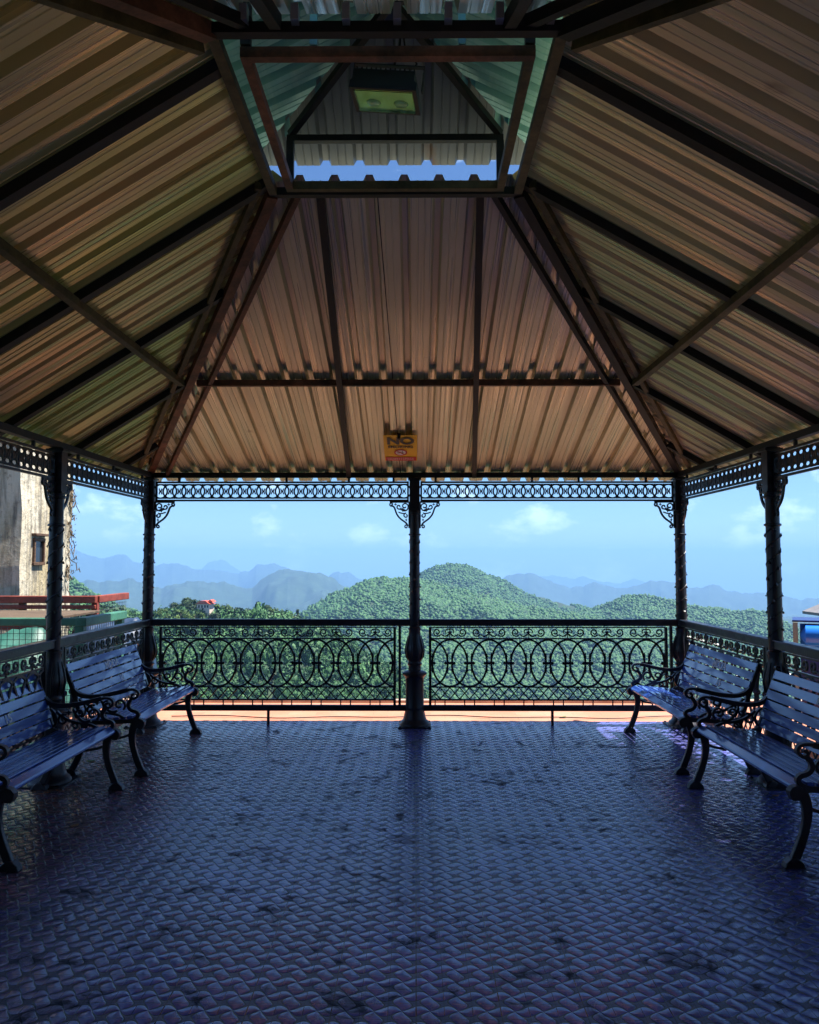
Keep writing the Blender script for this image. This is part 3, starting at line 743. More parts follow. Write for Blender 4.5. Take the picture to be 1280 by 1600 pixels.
# local +x runs along the bench, +y to its back. left benches: back towards -X, right ones towards +X
spots = [(-2.15, 6.42, 90, 'glossy dark blue slatted bench in the left far corner by the rear railing'),
         (-2.20, 4.46, 90, 'dark blue slatted bench at the left edge of the photo, nearer the camera'),
         (2.10, 8.10, -90, 'dark slatted bench on the right in the far corner, partly sunlit'),
         (2.07, 6.14, -90, 'dark slatted bench cut by the right edge of the photo, nearer the camera')]
# (-90: local x -> -Y so the back (+y) points to +X ; 90: local x -> +Y, back -> -X)
for i, (x, y, a, lab) in enumerate(spots):
    o = B0 if i == 0 else copy_tree(B0); o.location = (x, y, 0); o.rotation_euler = (0, 0, R(a)); tag(o, lab, 'bench', GB)
#@@PART2
# ------------------------------------------------------------------ the land: ridges surveyed from the photo
def hash2(ix, iy, s):
    h = (ix*374761393+iy*668265263+s*974634777) & 0xffffffff
    h = ((h ^ (h >> 13))*1274126177) & 0xffffffff
    return ((h ^ (h >> 16)) & 0xffff)/65535.0
def vnoise(x, y, s=0):
    ix, iy = np.floor(x).astype(np.int64), np.floor(y).astype(np.int64); fx, fy = x-ix, y-iy
    fx, fy = fx*fx*(3-2*fx), fy*fy*(3-2*fy)
    a, b, c, d = hash2(ix, iy, s), hash2(ix+1, iy, s), hash2(ix, iy+1, s), hash2(ix+1, iy+1, s)
    return (a*(1-fx)+b*fx)*(1-fy)+(c*(1-fx)+d*fx)*fy
def fbm(x, y, o=5, s=0):
    r = 0; a = .5
    for k in range(o): r = r+a*(vnoise(x*2**k+17*k, y*2**k-9*k, s+k)-.5)*2; a *= .5
    return r
RIDGES = [  # depth, slope towards us, slope behind, bump size, crest [(px, py)...]
 (255, .42, .5, .020, [(-900, 900), (-300, 925), (60, 950), (180, 962), (245, 970), (300, 968), (345, 966), (400, 968), (450, 972), (500, 988), (560, 1020), (640, 1075), (800, 1180), (2200, 1300)]),
 (720, .30, .5, .022, [(-900, 780), (-200, 830), (60, 880), (108, 903), (150, 930), (190, 950), (235, 966), (290, 985), (400, 1010), (2200, 1400)]),
 (1000, .22, .4, .022, [(-900, 1100), (300, 1040), (380, 1010), (440, 985), (470, 963), (500, 943), (550, 918), (600, 906), (640, 903), (665, 909), (720, 922), (780, 940), (850, 955), (930, 966), (1000, 982), (1100, 1000), (1300, 1030), (2200, 1100)]),
 (1250, .22, .4, .020, [(-900, 1200), (700, 1040), (880, 965), (910, 952), (940, 945), (970, 933), (1000, 930), (1030, 934), (1060, 942), (1100, 947), (1150, 954), (1190, 957), (1215, 967), (1250, 987), (1350, 1015), (2200, 1080)]),
 (1500, .3, .4, .018, [(-900, 1300), (560, 960), (620, 930), (655, 902), (680, 886), (705, 881), (730, 883), (760, 899), (790, 912), (830, 932), (870, 940), (900, 948), (940, 957), (1000, 985), (1200, 1060), (2200, 1400)]),
 (4200, .25, .4, .012, [(-900, 900), (-100, 905), (100, 916), (134, 906), (201, 902), (222, 912), (252, 921), (273, 912), (311, 905), (353, 910), (395, 916), (420, 900), (450, 889), (505, 892), (535, 908), (564, 925), (600, 945), (700, 975), (900, 1000), (2200, 1000)]),
 (6500, .25, .4, .009, [(-900, 980), (600, 960), (700, 945), (750, 915), (775, 902), (825, 895), (860, 905), (890, 917), (925, 911), (960, 920), (990, 917), (1030, 907), (1055, 912), (1075, 917), (1105, 914), (1140, 922), (1180, 925), (1225, 936), (1280, 932), (1400, 925), (1700, 915), (2200, 930)]),
 (8000, .25, .4, .007, [(-900, 850), (-300, 850), (20, 866), (80, 870), (108, 858), (134, 866), (163, 874), (197, 866), (222, 880), (243, 885), (269, 880), (302, 885), (336, 893), (374, 895), (400, 881), (429, 880), (450, 885), (480, 900), (505, 904), (530, 893), (564, 906), (600, 920), (700, 940), (2200, 950)]),
 (12000, .25, .4, .004, [(-900, 900), (200, 890), (300, 886), (336, 877), (353, 880), (370, 889), (420, 905), (700, 915), (800, 912), (860, 895), (900, 902), (950, 908), (1000, 908), (1040, 918), (1200, 938), (1300, 944), (2200, 940)]),
]
def height(px, D):
    """ground height on the ray column px at depth D (numpy arrays)"""
    x = (px-650)/F*D
    base = np.where(D < 250, -1.2-(D-10)*.62, -150.0); base = np.maximum(base, -150)
    base = np.minimum(base, np.where(D > 600, -.055*D-60, 1e9)*1.0) if True else base
    base = base+fbm(x/70, D/70, 4, 3)*np.minimum(D*.03, 25)
    z = base
    for k, (DR, sf, sb, bp, pts) in enumerate(RIDGES):
        xs, ys = zip(*pts); cr = np.interp(px, xs, ys)
        zc = 1.65+(878-cr)/F*DR
        # ridge wanders in depth so that its face has spurs and gullies
        wander = fbm(px/150.0+k*7, px*0+k, 3, 11+k)*DR*.03
        dd = D-(DR+wander)
        cz = fbm(px/26.0+k*5, px*0+k*2, 4, 60+k)*DR*(.0042 if DR < 3000 else .0062)
        spur = fbm(x/(DR*.06)+k*3.1, D/(DR*.16), 4, 20+k)*DR*bp*(1.6 if DR < 3000 else 3.2)*np.clip(np.abs(dd)/(DR*.10), .08, 1)
        fine = fbm(x/(DR*.012), D/(DR*.012), 3, 40+k)*DR*.0012
        zr = zc-np.where(dd < 0, -dd*sf, dd*sb)+spur+fine+cz*np.exp(-(dd/(DR*.03))**2)
        z = np.maximum(z, zr)
    return z
pxs = np.concatenate([np.linspace(-900, -60, 120), np.linspace(-50, 1350, 1000), np.linspace(1360, 2200, 120)])
Ds = np.concatenate([np.geomspace(10.2, 150, 40)[:-1], np.geomspace(150, 1900, 330)[:-1], np.geomspace(1900, 14000, 230)])
PXg, Dg = np.meshgrid(pxs, Ds, indexing='ij'); H = height(PXg, Dg)
V = np.stack([(PXg-650)/F*Dg, Dg, H], -1).reshape(-1, 3)
ni, nj = PXg.shape; I, J = np.meshgrid(np.arange(ni-1), np.arange(nj-1), indexing='ij'); q = I*nj+J
Fq = np.stack([q, q+nj, q+nj+1, q+1], -1).reshape(-1, 4)
HILLM = m_noise('hillside_scrub', [(.35, (.012, .028, .012)), (.55, (.02, .046, .02)), (.72, (.035, .062, .028)), (.85, (.08, .08, .05))], .018, .9, .6, 6, detail=10, bscale=.05)
hill = npmesh('hills', V, Fq, HILLM, True); tag(hill, kind='structure')
# ground sheet round and behind the terrace
b = MB(); b.add([(-60, -60, -.62), (60, -60, -.62), (60, 9.9, -.62), (-60, 9.9, -.62), (60, 22, -9), (-60, 22, -9)], [(0, 1, 2, 3), (3, 2, 4, 5)])
tag(obj('ground', b, HILLM), kind='structure')
zmax, zmin = float(H.max()), float(H.min())

# ---- forest on the slopes: crowns as one mass
def ico(sub):
    import bmesh
    bm = bmesh.new(); bmesh.ops.create_icosphere(bm, subdivisions=sub, radius=1); v = np.array([x.co[:] for x in bm.verts]); f = np.array([[y.index for y in x.verts] for x in bm.faces]); bm.free(); return v, f
def crown_shapes(sub, k, seed, amp):
    v, f = ico(sub); out = []; r_ = np.random.default_rng(seed)
    for _ in range(k):
        cs = r_.normal(size=(9, 3)); cs /= np.linalg.norm(cs, axis=1)[:, None]
        d = v @ cs.T; lump = np.max(np.clip(d, 0, 1)**4, axis=1)
        rad = .72+.30*lump+r_.uniform(-amp, amp, len(v)); p = v*rad[:, None]; p[:, 2] *= r_.uniform(.85, 1.25)
        p[:, 2] = np.where(p[:, 2] < -.35, -.35, p[:, 2]); out.append(p)
    return out, f
def leafy_shapes(k, seed, nl=90):
    v0, f0 = ico(1); r_ = np.random.default_rng(seed); out = []
    for _ in range(k):
        cs = r_.normal(size=(7, 3)); cs /= np.linalg.norm(cs, axis=1)[:, None]
        d = r_.normal(size=(nl, 3)); d[:, 2] = np.abs(d[:, 2])*.9-.25; d /= np.linalg.norm(d, axis=1)[:, None]
        rad = (.62+.42*np.max(np.clip(d @ cs.T, 0, 1)**5, axis=1))*r_.uniform(.85, 1.12, nl); c = d*rad[:, None]
        a = r_.normal(size=(nl, 3)); a /= np.linalg.norm(a, axis=1)[:, None]; bb = np.cross(a, d+r_.normal(size=(nl, 3))*.35); bb /= np.linalg.norm(bb, axis=1)[:, None]
        s = r_.uniform(.13, .26, nl)[:, None]; tri = np.stack([c+a*s, c-a*s*.6+bb*s, c-a*s*.6-bb*s], 1).reshape(-1, 3)
        out.append(np.concatenate([v0*.66, tri]))
    f = np.concatenate([f0, np.arange(nl*3).reshape(-1, 3)+len(v0)]); return out, f
def scatter(n, d0, d1, px0, px1, size, seed, power=1.0):
    r_ = np.random.default_rng(seed); px = r_.uniform(px0, px1, n); D = (d0**2+(d1**2-d0**2)*r_.random(n)**power)**.5
    z = height(px, D); keep = np.ones(n, bool)
    # can the camera (or a step aside) see the top?  march the column
    ts = np.linspace(.25, .97, 26); el = (z+size*.9-1.65)/D; m = np.full(n, -9.)
    for t in ts: m = np.maximum(m, (height(px, D*t)-1.65)/(D*t))
    keep = el > m-.006
    # gaps and grassy clearings
    x = (px-650)/F*D; keep &= fbm(x/60, D/60, 3, 77) < .55
    return px[keep], D[keep], z[keep]
def forest(name, sets, sub, shapes, seed, amp, m):
    sh, f = crown_shapes(sub, shapes, seed, amp) if sub else leafy_shapes(shapes, seed); r_ = np.random.default_rng(seed+1); Vs, Fs, Ts = [], [], []; off = 0
    for px, D, z, size in sets:
        pick = r_.integers(shapes, size=len(px)); ang = r_.uniform(0, 6.28, len(px)); K = size*r_.uniform(.5, 1.2, len(px)); zs = r_.choice([.85, 1.0, 1.0, 1.2, 1.7], size=len(px)); tn = r_.beta(1.1, 1.1, len(px))
        for j in range(shapes):
            m_ = np.where(pick == j)[0]; p = sh[j]
            if not len(m_): continue
            c, s_, k = np.cos(ang[m_])[:, None], np.sin(ang[m_])[:, None], K[m_][:, None]
            q = np.stack([(p[None, :, 0]*c-p[None, :, 1]*s_)*k+((px[m_]-650)/F*D[m_])[:, None], (p[None, :, 0]*s_+p[None, :, 1]*c)*k+D[m_][:, None], p[None, :, 2]*k*zs[m_][:, None]+(z[m_]+K[m_]*.55)[:, None]], -1)
            Vs.append(q.reshape(-1, 3)); Fs.append((f[None]+(off+np.arange(len(m_))*len(p))[:, None, None]).reshape(-1, 3)); off += len(m_)*len(p)
            Ts.append(np.repeat(tn[m_], len(p)))
    Vv, Ff, Tt = np.concatenate(Vs), np.concatenate(Fs), np.concatenate(Ts)
    o = npmesh(name, Vv, Ff, m); at = o.data.attributes.new('tint', 'FLOAT', 'POINT'); at.data.foreach_set('value', Tt.astype(np.float32))
    print(name, len(Ts), 'crowns', len(Ff), 'faces'); return o
LEAF = m_foliage('forest_foliage', (.012, .045, .022), (.06, .15, .048))
s1 = (*scatter(9000, 90, 330, -80, 720, 2.3, 1), 2.3)
s2 = (*scatter(80000, 330, 1000, -80, 1400, 2.2, 2), 2.2)
s3 = (*scatter(150000, 900, 1700, -80, 1400, 2.6, 3), 2.6)
forest('forest', [s1], 0, 10, 5, .17, LEAF)['kind'] = 'stuff'
forest('forest', [s2, s3], 1, 14, 9, .26, LEAF)['kind'] = 'stuff'

# ---- single trees round the red roofed house
LEAF2 = m_foliage('leaf_clusters', (.016, .045, .012), (.11, .18, .03)); DLEAF = m_foliage('dark_leaf_clusters', (.010, .028, .012), (.045, .085, .03))
BARK = m_noise('bark', [(.4, (.06, .045, .03)), (.7, (.12, .09, .06))], 3, .9)
def tree(name, seed, Ht, spread, lm, kind, nl=150, ls=1.0, low=.42):
    r_ = random.Random(seed); root = thing(name, 'x', 'tree'); t = MB(); t.tube([(0, 0, -1), (.1, 0, Ht*.3), (-.05, .1, Ht*.6), (0, 0, Ht*.85)], [.28, .2, .13, .04], 7)
    blobs = []
    for k in range(15 if kind == 'round' else 18):
        a = r_.uniform(0, 6.28)
        if kind == 'round': h = Ht*r_.uniform(low, .92); rad = spread*(1-((h/Ht-.6)/.5)**2)*r_.uniform(.3, .9)
        else: h = Ht*(.2+.78*k/17); rad = spread*(1.05-h/Ht)*r_.uniform(.5, 1)
        p = (rad*math.cos(a), rad*math.sin(a), h); blobs.append((p, spread*r_.uniform(.28, .46)*(1 if kind == 'round' else .8)))
        t.tube([(0, 0, h*.72), (p[0]*.55, p[1]*.55, h*.88), p], [.09, .06, .02], 5)
    obj('trunk', t, BARK, root, smooth=True)
    v, f, tt = [], [], []
    for p, rb in blobs:
        sh = r_.random()
        for _ in range(nl):
            d = Vector((r_.gauss(0, 1), r_.gauss(0, 1), r_.gauss(0, 1)*.8)).normalized()*rb*r_.uniform(.45, 1.05)
            c = Vector(p)+d; n = (d.normalized()+Vector((r_.uniform(-.8, .8), r_.uniform(-.8, .8), r_.uniform(-.5, .9)))).normalized()
            u = n.orthogonal().normalized(); w_ = n.cross(u); s = r_.uniform(.16, .34)*ls; b_ = len(v)
            v += [c+u*s, c+w_*s*.7, c-u*s, c-w_*s*.7]; f.append((b_, b_+1, b_+2, b_+3)); tt += [min(1, max(0, sh*.6+r_.random()*.4))]*4
    o = npmesh('crown', np.array([tuple(x) for x in v]), np.array(f), lm); o.parent = root
    at = o.data.attributes.new('tint', 'FLOAT', 'POINT'); at.data.foreach_set('value', np.array(tt, dtype=np.float32)); return root
TP = [tree('broadleaf_tree', 1, 8.5, 3.4, LEAF2, 'round'), tree('broadleaf_tree', 2, 7, 3.2, DLEAF, 'round'), tree('conifer_tree', 3, 10, 2.2, DLEAF, 'cone'), tree('broadleaf_tree', 4, 7.5, 3.6, LEAF2, 'round')]
used = [False]*4
TG = 'trees round the red roofed house'
tspots = [ # px, top py, D, kind, scale, label
 (255, 948, 250, 3, .9, 'leafy green tree just right of the left rear corner column'),
 (272, 941, 262, 1, .8, 'small dark tree behind the leafy ones, left of the tall umbrella shaped tree'),
 (296, 934, 265, 1, 1.1, 'tall dark umbrella shaped tree standing left of the red roof'),
 (305, 937, 268, 2, .75, 'narrow dark conifer tree beside the tall umbrella shaped tree'),
 (318, 938, 275, 1, 1.0, 'dark round tree rising behind the red roof'),
 (284, 950, 246, 0, .85, 'bright green tree left below the red roof'),
 (306, 953, 240, 3, .8, 'bright green bushy tree directly in front of the red roofed house'),
 (349, 941, 258, 0, 1.1, 'large round green tree directly right of the red roofed house'),
 (335, 957, 243, 1, .7, 'low blue green tree in front of the right end of the red roofed house'),
 (366, 949, 252, 1, .9, 'mid green tree between the large round tree and the yellow green trees'),
 (385, 948, 256, 3, 1.0, 'yellow green spreading tree, third right of the red roofed house'),
 (404, 941, 262, 2, .95, 'dark pointed conifer tree above the yellow green canopy'),
 (414, 945, 258, 1, 1.0, 'dark tree just right of the pointed conifer'),
 (430, 947, 256, 0, .9, 'green sloping tree at the right part of the tree row'),
 (452, 955, 252, 3, .8, 'pale green low tree near the right end of the tree row'),
 (466, 952, 262, 2, .6, 'small dark conifer at the right end of the tree row')]
for px, py, D, k, s, lab in tspots:
    o = TP[k] if not used[k] else copy_tree(TP[k]); used[k] = True
    z = P(px, py, D).z-[8.9, 7.2, 10.2, 7.8][k]*s*1.0
    o.location = ((px-650)/F*D, D, z); o.scale = (s, s, s); o.rotation_euler = (0, 0, random.uniform(0, 6.28)); tag(o, lab, 'tree', TG)
gt_ = tree('added_shade_tree', 12, 9.0, 3.3, LEAF2, 'round', 2400, .3, .56); gt_.location = (5.3, 4.7, -.4); tag(gt_, 'added leafy tree, out of view, shading the right side of the pavilion', 'tree')  # unseen tree added to shade the right side of the floor
hs_ = thing('red_roofed_house', 'small distant pale house with a red tin roof among the trees', 'house', P(322, 955, 254), R(-12))
HW = m_noise('house_plaster', [(.4, (.55, .42, .36)), (.7, (.68, .58, .5))], 2, .8); HR = m_noise('red_tin_roof', [(.4, (.42, .06, .03)), (.7, (.55, .11, .06))], 1.5, .5); DK = mat('dark_window', (.02, .025, .03), .2)[0]
b = MB(); b.box((0, 0, 0), (4.2, 3, 5)); obj('wall', b, HW, hs_)
b = MB(); b.prism([(-2.7, 2.35), (2.7, 2.35), (2.2, 2.45), (.9, 3.35), (-.9, 3.35), (-2.2, 2.45)], -1.9, 1.9); obj('roof', b, HR, hs_)
b = MB(); b.prism([(1.2, 3.0), (3.1, 3.0), (2.15, 3.7)], -1.2, 1.2); obj('gable', b, HR, hs_)
for x in (-1.4, -.4, .6, 1.5): b = MB(); b.box((x, -1.51, 1.6), (.5, .04, .8)); obj('window', b, DK, hs_)

# ------------------------------------------------------------------ weathered building on the left
WB = thing('weathered_building', 'tall weathered plaster building with peeling stained wall and a small wooden vent window', 'building', (-6.31, 13.0, 0))
def m_plaster():
    m, t, b = mat('peeling_plaster', (.6, .55, .42), .9); c = objco(t)
    n1 = noise(t, 1.1, 9, .7, c, (1.4, 1.4, .45)); n2 = noise(t, 7, 8, .7, c); n3 = noise(t, 2.6, 6, .65, c, (2.5, 2.5, .35))
    a = mixc(t, ramp(t, n1, [(.42, (0,)*3), (.62, (1,)*3)]), (.60, .54, .42), (.40, .32, .18))
    a = mixc(t, ramp(t, n3, [(.46, (0,)*3), (.64, (.9,)*3)]), a, (.14, .125, .10))
    a = mixc(t, ramp(t, n2, [(.55, (0,)*3), (.66, (.8,)*3)]), a, (.12, .10, .075))
    t.links.new(a, b.inputs['Base Color']); bump(t, b, n2, .8, .04); return m
PL = m_plaster()
def rough_box(x0, x1, y0, y1, z0, z1, n=26):
    """plastered block with an uneven right rear edge"""
    b = MB(); r_ = random.Random(5); rows = []
    for i in range(n+1):
        z = z0+(z1-z0)*i/n; j = r_.uniform(-.035, .03); k = r_.uniform(-.02, .02)
        rows.append([(x0, y0, z), (x1+k, y0+k, z), (x1+k*.5, (y0+y1)/2, z), (x1+j*.5, y1+j*1.2, z), (x0, y1, z)])
    m = 5
    b.add([p for r in rows for p in r], [(i*m+k, i*m+(k+1) % m, (i+1)*m+(k+1) % m, (i+1)*m+k) for i in range(n) for k in range(m)]+[tuple(range(m))[::-1], tuple(n*m+k for k in range(m))]); return b
obj('wall', rough_box(-4.5, 0, 0, 1.95, -6, 5.6), PL, WB)
RF_ = m_noise('rusty_roof_tin', [(.4, (.12, .06, .035)), (.7, (.25, .14, .08))], 3, .7)
b = MB(); b.box((-2.25, .9, 5.68), (5.2, 2.8, .08)); obj('roof', b, RF_, WB)
FRM = m_noise('old_wood', [(.4, (.07, .035, .02)), (.7, (.16, .09, .05))], 6, .8, sc3=(1, 1, 6))
b = MB()
for z in (1.62, 2.02): b.box((.015, .62, z), (.07, .40, .05))
for y in (.45, .79): b.box((.015, y, 1.82), (.07, .045, .36))
b.box((.03, .62, 2.10), (.14, .5, .04)); o = obj('window', b, FRM, WB, bevel=.004)
b = MB(); b.box((.004, .62, 1.82), (.02, .3, .34)); obj('pane', b, DK, o)
b = MB(); b.tube([(.07, 1.12, -4), (.07, 1.12, 5.5)], .05, 10)
for z in (-.5, 1.7, 3.4): b.lathe([(0, 0), (.062, 0), (.062, .05), (0, .05)], (.07, 1.12, z), 10)
obj('drainpipe', b, mat('grey_pipe', (.30, .30, .29), .5)[0], WB, smooth=40)
b = MB(); b.box((.06, 1.18, 1.74), (.12, .30, .07)); b.box((.06, 1.32, 1.66), (.1, .05, .12)); obj('bracket', b, FRM, WB)
# dry creeper on the rear edge of the wall
CR = m_noise('dry_creeper', [(.4, (.09, .06, .035)), (.7, (.18, .12, .06))], 6, .9)
b = MB(); r_ = random.Random(3)
for k in range(46):
    z = r_.uniform(.3, 5.2); pts = [Vector((.02, 1.9+r_.uniform(-.2, .06), z))]
    for j in range(5): pts.append(pts[-1]+Vector((r_.uniform(-.01, .04), r_.uniform(-.08, .09), r_.uniform(-.15, .08))))
    b.tube(pts, .008, 4)
    for j in range(5):
        c = pts[j]+Vector((r_.uniform(0, .04), r_.uniform(-.05, .08), r_.uniform(-.05, .05))); s = r_.uniform(.015, .035); b.add([c+Vector((0, s, 0)), c+Vector((s*.6, 0, s)), c-Vector((0, s, .3*s))], [(0, 1, 2)])
cr = obj('dry_creeper', b, CR, norm=False); tag(cr, 'dry brown creeper clinging to the edge of the weathered building', 'plant'); cr.location = (-6.31, 13.0, 0)

vb = thing('added_shade_building', 'unseen plaster building with a green double door, added to shade the near end of the pavilion', 'building', (0, -1.6, 0))  # building added out of view to block light from behind
DP = m_noise('added_shade_plaster', [(.35, (.10, .085, .07)), (.6, (.17, .145, .115)), (.8, (.24, .21, .17))], 1.2, .9)
b = MB(); b.box((-4.35, -2.5, 2.2), (7.1, 5, 4.4)); b.box((4.35, -2.5, 2.2), (7.1, 5, 4.4)); b.box((0, -2.5, 3.4), (1.6, 5, 2.0)); obj('wall', b, DP, vb)
b = MB(); b.box((0, -2.4, 4.5), (16.6, 5.8, .16)); obj('roof', b, DP, vb)
for sx in (-1, 1):
    b = MB(); b.box((sx*.40, -.12, 1.2), (.78, .05, 2.38))
    for z in (.45, 1.2, 1.95): b.box((sx*.40, -.09, z), (.58, .03, .55))
    o = obj('added_shade_door', b, m_noise('added_door_green', [(.4, (.03, .09, .07)), (.7, (.05, .13, .1))], 4, .5), vb, bevel=.005)
    b = MB(); b.tube([(sx*.07, -.08, 1.0), (sx*.07, -.04, 1.02), (sx*.07, -.04, 1.16), (sx*.07, -.08, 1.18)], .01, 8); obj('handle', b, BLK, o, smooth=True)
# ------------------------------------------------------------------ wire mesh fences, boards and stall on the left
def mesh_wires(b, p0, p1, z0, z1, step=.075, r=.0022):
    p0, p1 = Vector(p0), Vector(p1); L = (p1-p0).length; e = (p1-p0)/L; n = int(L/step)
    for i in range(n+1):
        q = p0+e*(i*step); b.bar((q.x, q.y, z0), (q.x, q.y, z1), r*2, r*2, (0, 1, 0))
    k = int((z1-z0)/step)
    for i in range(k+1): z = z0+i*step; b.bar((p0.x, p0.y, z), (p1.x, p1.y, z), r*2, r*2)
REDP = m_noise('flaking_red_paint', [(.4, (.17, .03, .018)), (.6, (.26, .05, .028)), (.72, (.09, .05, .04))], 5, .6)
GRNP = m_noise('worn_green_paint', [(.4, (.035, .13, .085)), (.62, (.05, .19, .12)), (.75, (.10, .12, .08))], 5, .5)
WIRE = mat('grey_wire', (.10, .10, .10), .5)[0]; PLY = m_noise('weathered_board', [(.4, (.06, .038, .022)), (.7, (.13, .085, .05))], 2, .8, sc3=(1, 6, 6))
rf = thing('red_fence', 'red painted wooden rail fence with wire mesh below the weathered building', 'fence', (-4.9, 12.6, 0))
b = MB(); b.box((-2.2, 0, 1.075), (4.4, .10, .11)); b.box((-2.2, -.02, .96), (4.4, .05, .06)); obj('top_rail', b, REDP, rf, bevel=.01)
b = MB(); b.box((-.02, .7, 1.075), (.10, 1.3, .11)); obj('side_rail', b, REDP, rf, bevel=.01)
for x in (-.03, -1.15, -2.45, -3.8): b = MB(); b.box((x, .03, .3), (.09, .09, 1.45)); obj('post', b, FRM if x < -1 else REDP, rf)
b = MB(); mesh_wires(b, (-4.3, 0, 0), (0, 0, 0), -.3, 1.0); mesh_wires(b, (0, 0, 0), (0, 1.3, 0), -.3, 1.0); obj('wire_mesh', b, WIRE, rf)
b = MB(); b.box((-1.9, .0, .66), (2.2, .05, .10)); obj('middle_rail', b, REDP, rf)
gf = thing('green_fence', 'green painted rail fence with wire mesh turning a corner beside the pavilion', 'fence', (-3.28, 8.05, 0))
b = MB(); b.box((-1.5, 0, 1.065), (3.0, .09, .075)); b.box((.02, .52, 1.065), (.10, 1.15, .085)); obj('top_rail', b, GRNP, gf, bevel=.008)
for x, y in ((0, 0), (0, 1.05), (-1.0, 0), (-2.2, 0)): b = MB(); b.box((x, y, .5), (.085, .085, 1.05)); obj('post', b, GRNP, gf, bevel=.006)
b = MB(); mesh_wires(b, (-3, 0, 0), (0, 0, 0), .05, 1.03, .06); mesh_wires(b, (0, 0, 0), (0, 1.05, 0), .05, 1.03, .06); obj('wire_mesh', b, WIRE, gf)
for (x0, y0, x1, y1, z, lab, m) in ((-6.2, 9.3, -4.15, 10.8, 1.0, 'flat brown weathered plywood board top between the red and green fences', PLY),):
    tb = thing('plywood_table', lab, 'table', ((x0+x1)/2, (y0+y1)/2, 0)); w_, d_ = x1-x0, y1-y0
    b = MB(); b.box((0, 0, z), (w_, d_, .03)); obj('table_top', b, m, tb, bevel=.004)
    for sx in (-1, 1):
        for sy in (-1, 1): b = MB(); b.box((sx*(w_/2-.1), sy*(d_/2-.1), z/2-.02), (.07, .07, z-.03)); obj('leg', b, FRM, tb)
# green tarpaulin covered heap and steel drum behind the green fence
def blanket(name, c, d, hgt, m, seed, lab, cat):
    r_ = np.random.default_rng(seed); n = 28; gx, gy = np.meshgrid(np.linspace(-1, 1, n), np.linspace(-1, 1, n), indexing='ij')
    prof = np.clip(1.25-np.abs(gx)**3-np.abs(gy)**3*.8, 0, 1)**.5; z = hgt*prof*(1+fbm(gx*2+seed, gy*2, 4, seed)*.25)
    z[0, :] = z[-1, :] = 0; z[:, 0] = z[:, -1] = 0
    v = np.stack([gx*d[0]/2*(1+.05*fbm(gy*3, gx*3, 2, seed)), gy*d[1]/2, z], -1).reshape(-1, 3)
    I, J = np.meshgrid(np.arange(n-1), np.arange(n-1), indexing='ij'); q = I*n+J; f = np.stack([q, q+n, q+n+1, q+1], -1).reshape(-1, 4)
    o = npmesh(name, v, f, m, True); o.location = c; return tag(o, lab, cat)
blanket('covered_heap', (-4.55, 8.9, 0), (1.6, 1.1, .0), .82, m_noise('green_tarpaulin', [(.4, (.012, .07, .05)), (.7, (.03, .13, .10))], 3, .5), 4, 'heap covered with pale green tarpaulin behind the green fence', 'tarpaulin')
blanket('covered_heap', (-3.95, 10.6, 0), (1.1, 1.0, 0), .86, m_noise('blue_tarpaulin', [(.4, (.01, .03, .07)), (.7, (.025, .05, .11))], 3, .5), 8, 'low heap under dark blue cover behind the green fence corner', 'tarpaulin')

# ------------------------------------------------------------------ blue stall and grey roofed hut on the right
bs = thing('blue_stall', 'bright blue stall counter with a cream end panel outside the right railing', 'stall', (4.09, 9.0, 0), R(-25))
BLU = m_noise('glossy_blue_panel', [(.4, (.012, .12, .62)), (.65, (.03, .28, .85))], .9, .25, .1, .01, detail=2)
CRM = m_noise('cream_panel', [(.4, (.20, .24, .21)), (.7, (.27, .31, .28))], 4, .6); NVY = mat('navy_panel', (.012, .03, .14), .35)[0]
b = MB(); b.box((.85, .06, .83), (1.55, .05, .30)); b.tube([(.10, .02, .86), (.13, .0, .86), (1.6, .0, .86)], [.05, .115, .12], 20); obj('counter_front', b, BLU, bs, smooth=40)
b = MB(); b.box((.85, .04, .32), (1.55, .04, .64)); obj('lower_panel', b, NVY, bs)
b = MB(); b.box((.03, .0, .5), (.05, .09, 1.0)); b.box((.015, .3, .5), (.02, .5, 1.0)); obj('end_panel', b, CRM, bs, bevel=.004)
b = MB(); b.box((.85, .25, 1.012), (1.7, .56, .02)); obj('counter_top', b, NVY, bs, bevel=.004)
b = MB(); b.box((.55, .2, 1.05), (.20, .1, .04)); b.box((.9, .25, 1.045), (.35, .2, .03)); obj('tray', b, NVY, bs, bevel=.004)
ht = thing('grey_roofed_hut', 'small hut with grey gabled roof just seen at the right edge behind the blue stall', 'hut', (8.2, 14, -1.0))
GRY = m_noise('grey_tin', [(.4, (.16, .15, .15)), (.7, (.24, .23, .23))], 3, .5)
b = MB(); b.box((0, 0, .1), (1.7, 2, 3.1)); obj('wall', b, m_noise('hut_wall', [(.4, (.12, .2, .25)), (.7, (.2, .3, .34))], 3, .7), ht)
b = MB(); b.prism([(-1.1, 1.70), (1.1, 1.70), (1.1, 1.75), (.0, 2.2), (-1.1, 1.75)], -1.2, 1.2); obj('roof', b, GRY, ht)
b = MB(); b.box((.1, -1.01, .6), (.6, .04, 1.0)); obj('window', b, DK, ht)

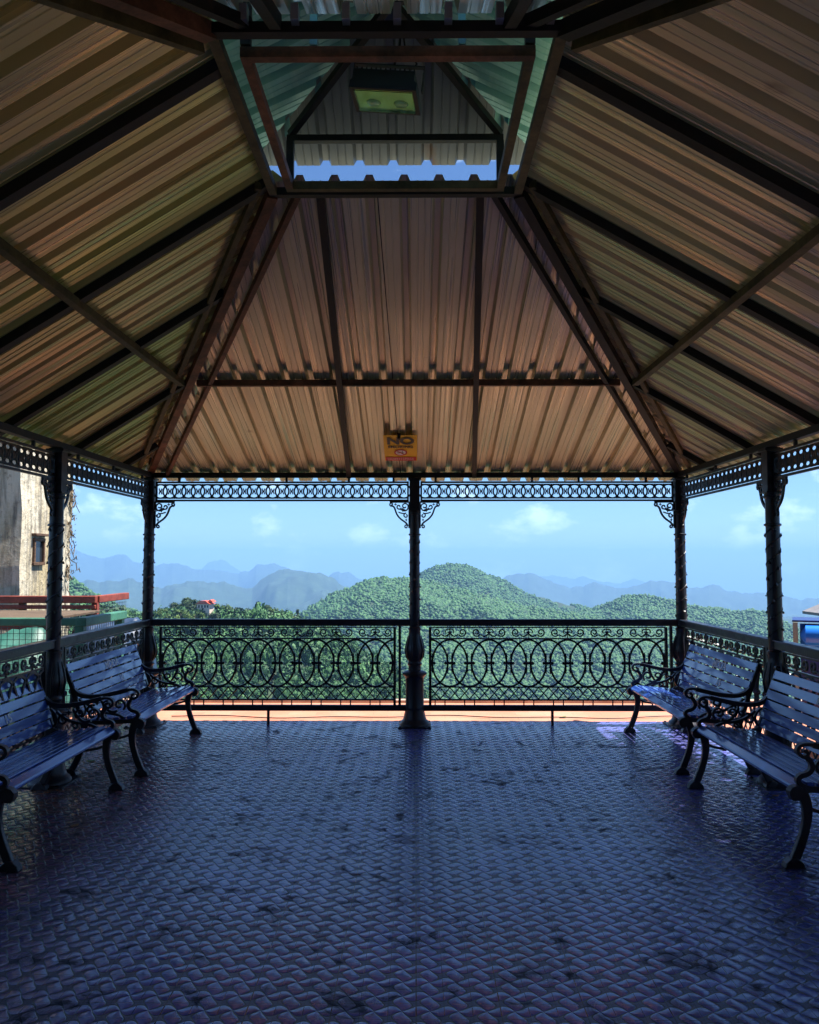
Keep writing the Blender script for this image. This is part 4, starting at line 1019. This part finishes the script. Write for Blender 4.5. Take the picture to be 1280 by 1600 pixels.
# ------------------------------------------------------------------ small things on the ground
b = MB(); pts = []
r_ = random.Random(8)
for i in range(60):
    x = -2.6+5.6*i/59; pts.append((x, 8.80+.05*math.sin(x*2.2+1)+.04*math.sin(x*5.3), .012))
b.tube(pts, .006, 6); tag(obj('black_cable', b, BLK, smooth=True), 'thin black cable lying loosely along the terracotta strip behind the railing', 'cable')
LF = [m_noise('dry_leaf_brown', [(.4, (.20, .10, .04)), (.7, (.32, .18, .07))], 20, .8), m_noise('dry_leaf_green', [(.4, (.12, .16, .04)), (.7, (.2, .24, .07))], 20, .8)]
def leaf(x, y, s, rz, m, lab, z=.004):
    b = MB(); n = 6; vs = []
    for i in range(n+1):
        t = i/n; w_ = math.sin(math.pi*t**.8)*.32; vs += [((t-.5), -w_, .10*(t-.5)**2*4+.08*w_), ((t-.5), 0, .10*(t-.5)**2*4), ((t-.5), w_, .10*(t-.5)**2*4+.08*w_)]
    b.add([(p[0]*s, p[1]*s, p[2]*s) for p in vs], [(3*i+k, 3*i+3+k, 3*i+4+k, 3*i+1+k) for i in range(n) for k in (0, 1)])
    o = obj('fallen_leaf', b, m, norm=False); o.modifiers.new('t', 'SOLIDIFY').thickness = .001; o.location = (x, y, z); o.rotation_euler = (0, 0, rz); tag(o, lab, 'leaf')
def fl_xy(px, py): D = 1.65*F/(py-878); return (px-650)/F*D, D
for px, py, s, m, lab in ((125, 1283, .07, 0, 'reddish dry leaf on the floor below the nearer left bench'), (148, 1185, .09, 1, 'pale crumpled leaf under the nearer left bench seat'),
                          (876, 1117, .09, 1, 'green leaf on the sunlit terracotta strip behind the railing'), (41, 1337, .03, 0, 'tiny pale scrap on the floor by the left front leg'),
                          (1200, 1235, .06, 0, 'dry leaf under the nearer right bench')):
    x, y = fl_xy(px, py); leaf(x, y, s, random.uniform(0, 6), LF[m], lab, .002)

# ------------------------------------------------------------------ haze
hz, t, b_ = mat('haze_air', (1, 1, 1)); t.nodes.remove(b_)
pv = t.nodes.new('ShaderNodeVolumePrincipled'); pv.inputs['Color'].default_value = (.28, .56, 1, 1); pv.inputs['Density'].default_value = 1.5e-4
t.links.new(pv.outputs[0], t.nodes['Material Output'].inputs['Volume'])
b = MB(); top, bot = max(zmax, 20)+30, zmin-3; b.box((0, 0, (top+bot)/2), (52000, 32000, top-bot))
tag(obj('haze', b, hz), kind='stuff'); print('haze', zmin, zmax)
